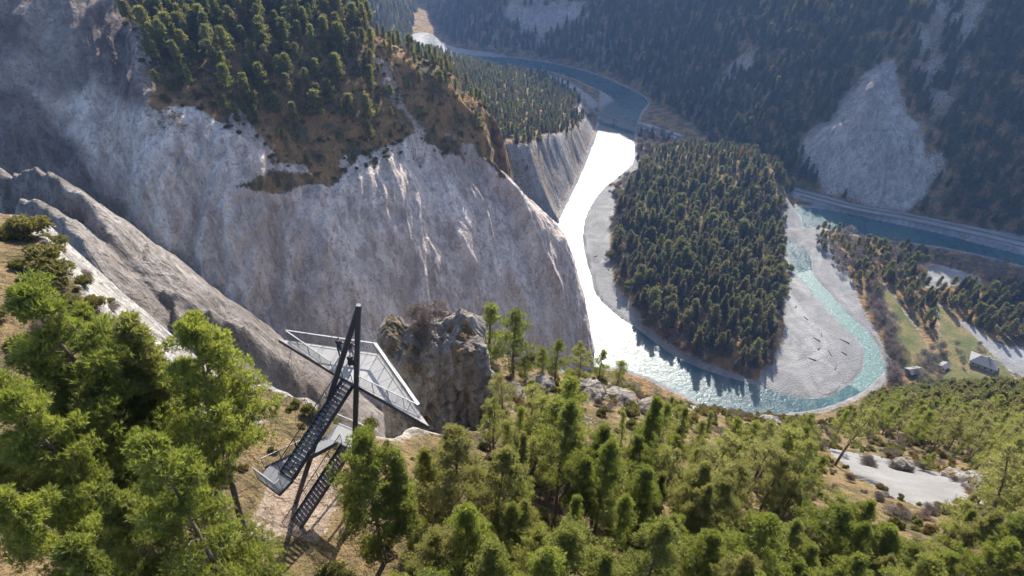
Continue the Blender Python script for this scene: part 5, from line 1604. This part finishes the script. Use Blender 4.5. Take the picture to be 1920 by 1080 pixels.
def house(u_, v_, w, d_, he, hr_, rz, label, name='cottage', hip=.35, wall='wallp'):
    c_ = Z(u_, v_, 4); gz = float(valley_z(c_[0], c_[1]))
    o = empty(name, (c_[0], c_[1], gz), rz); tag(o, label, 'house' if name == 'cottage' else 'shed')
    def part(nm_, mb, mt, par=o):
        me = bpy.data.meshes.new(nm_); me.from_pydata(mb.v, [], mb.f); me.materials.append(mt)
        bm = bmesh.new(); bm.from_mesh(me); bmesh.ops.recalc_face_normals(bm, faces=bm.faces); bm.to_mesh(me); bm.free()
        return link(nm_, me, par)
    part('wall', MB().poly_prism([(-w / 2, -d_ / 2), (w / 2, -d_ / 2), (w / 2, d_ / 2), (-w / 2, d_ / 2)], -.8, he), M[wall])
    rb = MB(); e = 1.1
    W, Dp = w / 2 + e, d_ / 2 + e; rx_ = W - hip * w
    rb.v = [(-W, -Dp, he - .1), (W, -Dp, he - .1), (W, Dp, he - .1), (-W, Dp, he - .1), (-rx_, 0, he + hr_), (rx_, 0, he + hr_), (-W, -Dp, he - .45), (W, -Dp, he - .45), (W, Dp, he - .45), (-W, Dp, he - .45)]
    rb.f = [(0, 1, 5, 4), (2, 3, 4, 5), (1, 2, 5), (3, 0, 4), (0, 6, 7, 1), (1, 7, 8, 2), (2, 8, 9, 3), (3, 9, 6, 0), (9, 8, 7, 6)]
    rf = part('roof', rb, M['roofg'])
    if name == 'cottage':
        part('chimney', MB().poly_prism([(1, .4), (2.2, .4), (2.2, 1.6), (1, 1.6)], he + hr_ * .4, he + hr_ + 1.4), M['stone'], rf)
        for i, xw in enumerate((-.36, -.12, .12, .36)):
            if i == 1:
                part('door', MB().bar((xw * w, -d_ / 2 - .03, 0), (xw * w, -d_ / 2 - .03, 2.3), 1.3, .12, (0, 1, 0)), M['edge'])
            else:
                part('window', MB().bar((xw * w, -d_ / 2 - .03, 1.2), (xw * w, -d_ / 2 - .03, 2.7), 1.5, .12, (0, 1, 0)), M['glassd'])
    return o
house(1840, 684, 19, 14, 4.2, 4.6, math.radians(-38), 'cottage with grey hipped roof on the green meadow at the right')
house(1713, 697, 11, 7, 3.0, 2.4, math.radians(10), 'small shed with pale roof between hedge and riverside trees', 'shed', .02, 'edge')
house(1768, 688, 8, 5, 2.6, 1.8, math.radians(30), 'small shed with pale roof in the hedge left of the cottage', 'shed', .02, 'edge')
LOGS = [(1530, 638, 7, 2.3), (1510, 598, 5, 2.0), (1540, 628, 5, 1.2), (1583, 640, 9, 2.4), (1522, 675, 7, 2.6), (1567, 688, 8, 1.0), (1535, 655, 4, .6), (1582, 663, 5, 2.2), (1555, 663, 6, 1.6), (1492, 576, 5, .8), (1118, 480, 5, .4), (1140, 506, 4, 2.0)]
for k, (u_, v_, ln, az) in enumerate(LOGS):
    c_ = Z(u_, v_, 1.5); gz = float(valley_z(c_[0], c_[1]))
    d = np.array((math.cos(az), math.sin(az), .02)) * ln / 2
    base_ = empty('driftwood_log', (c_[0], c_[1], gz))
    mb = MB().rod([c_ * (1, 1, 0) + (0, 0, gz + .25) - d, c_ * (1, 1, 0) + (0.2, .2, gz + .35), c_ * (1, 1, 0) + (0, 0, gz + .3) + d], [.45, .36, .2], 6)
    mb.build('trunk', M['bark'], base_)
    mb = MB()
    for i in range(3):
        o_ = c_ * (1, 1, 0) + (0, 0, gz + .3) - d * (.9 - .2 * i)
        mb.rod([o_, o_ + R2.normal(size=3) * (.8, .8, .3) + (0, 0, .5)], [.14, .04], 4)
    mb.build('root', M['bark'], base_)
    tag(base_, 'driftwood log on the %s gravel bar' % ('eastern' if u_ > 1300 else 'western'), 'log', 'driftwood logs on the %s gravel bar' % ('eastern' if u_ > 1300 else 'western'))

# ------------------------------------------------------------------ bushes one can point at
BUSH = [(14, 392, 66, 3.2, 'scrub0', 'yellow green bush cut by the left picture edge on the orange rim'), (75, 450, 60, 3.4, 'scrub1', 'round olive bush on the orange rim above the pale rock'), (48, 380, 70, 2.0, 'scrub0', 'small bush at the upper end of the orange rim'),
        (1610, 905, 110, 2.6, 'twigbush0', 'bare brown bush left on the scree patch'), (1680, 895, 112, 2.2, 'twigbush1', 'bare brown bush in the middle of the scree patch'), (1722, 892, 112, 1.8, 'twigbush0', 'smallest bare bush right on the scree patch'),
        (800, 605, 78, 3.2, 'twigbush1', 'leafless bush on top of the rock pillar'), (690, 770, 68, 3.0, 'scrub0', 'yellow bush below the deck in front of the rock pillar'), (1185, 705, 106, 1.6, 'scrub1', 'low orange bush on the grassy knoll top'), (735, 655, 80, 1.6, 'scrub0', 'green tuft on the left rock of the pillar')]
for u_, v_, a_, h_, key, lab in BUSH:
    q = A(u_, v_, a_)
    gz, _ = ground('near', q[0], q[1])
    if 'pillar' in lab and 'front' not in lab: gz = q[2] - .4
    o = plant('bush', key, (q[0], q[1], (gz if gz is not None else q[2]) - .1), h_, R2.uniform(0, 6), wide=1.2)
    tag(o, lab, 'bush')
q = A(1727, 888, 112); gz, _ = ground('near', q[0], q[1])
tag(plant('pine_tree', MIDP[2], (q[0], q[1], gz - .1), 5.5, 1.0, wide=1.2), 'lone low round pine standing on the scree patch', 'pine tree')
q = A(798, 628, 77)
tag(plant('dead_tree', 'bare1', (q[0], q[1], q[2] - .3), 5.5, 1.0, wide=.45), 'thin dead conifer on top of the rock pillar', 'tree')
cover = []
q = jgrid(-60, 250, 0, 220, 2.4, R2)
gz = near_z(q[:, 0], q[:, 1])
pu, pv, pa = project(np.c_[q, gz])
ok = (gz > 8) & (R2.uniform(size=len(q)) < .62) & (pu > -60) & (pu < 1980) & (pv > 330) & (pv < 1130) & (pa < 200) & (sdist(RIMP, q[:, 0], q[:, 1]) > -2.5)
for pp in ([(1545, 838), (1700, 868), (1815, 915), (1790, 945), (1730, 950), (1610, 900)], [(470, 930), (560, 860), (640, 870), (640, 1000), (500, 1060)]): ok &= ~inside(np.array(pp), pu, pv)
for i in np.nonzero(ok)[0]:
    cover.append((('scrub%d' if R2.uniform() < .7 else 'twigbush%d') % R2.integers(2), (q[i, 0], q[i, 1], gz[i] - .1), float(R2.uniform(.4, 1.8)), float(R2.uniform(0, 6.28)), float(R2.uniform(.8, 1.4))))
mass('undergrowth', 'dry grass tufts and low scrub under the pines of the near slope', 'undergrowth', cover)

# ------------------------------------------------------------------ air: even haze round the whole place
hz = bpy.data.meshes.new('haze')
hx0, hx1, hy0, hy1, hz0, hz1 = -1000, 1400, -160, 2100, -40, 1150
hz.from_pydata([(a_, b_, c_) for c_ in (hz0, hz1) for b_ in (hy0, hy1) for a_ in (hx0, hx1)], [],
               [(0, 2, 3, 1), (4, 5, 7, 6), (0, 1, 5, 4), (2, 6, 7, 3), (0, 4, 6, 2), (1, 3, 7, 5)])
m = bpy.data.materials.new('haze')
m.use_nodes = True
nt = m.node_tree
nt.nodes.clear()
ou = nt.nodes.new('ShaderNodeOutputMaterial')
pv = nt.nodes.new('ShaderNodeVolumePrincipled')
pv.inputs['Color'].default_value = (.28, .50, 1.0, 1)
pv.inputs['Density'].default_value = .00007
pv.inputs['Anisotropy'].default_value = .25
nt.links.new(pv.outputs[0], ou.inputs['Volume'])
hz.materials.append(m)
ho = link('haze', hz, kind='stuff')
ho['label'] = 'thin blue haze filling the whole gorge'
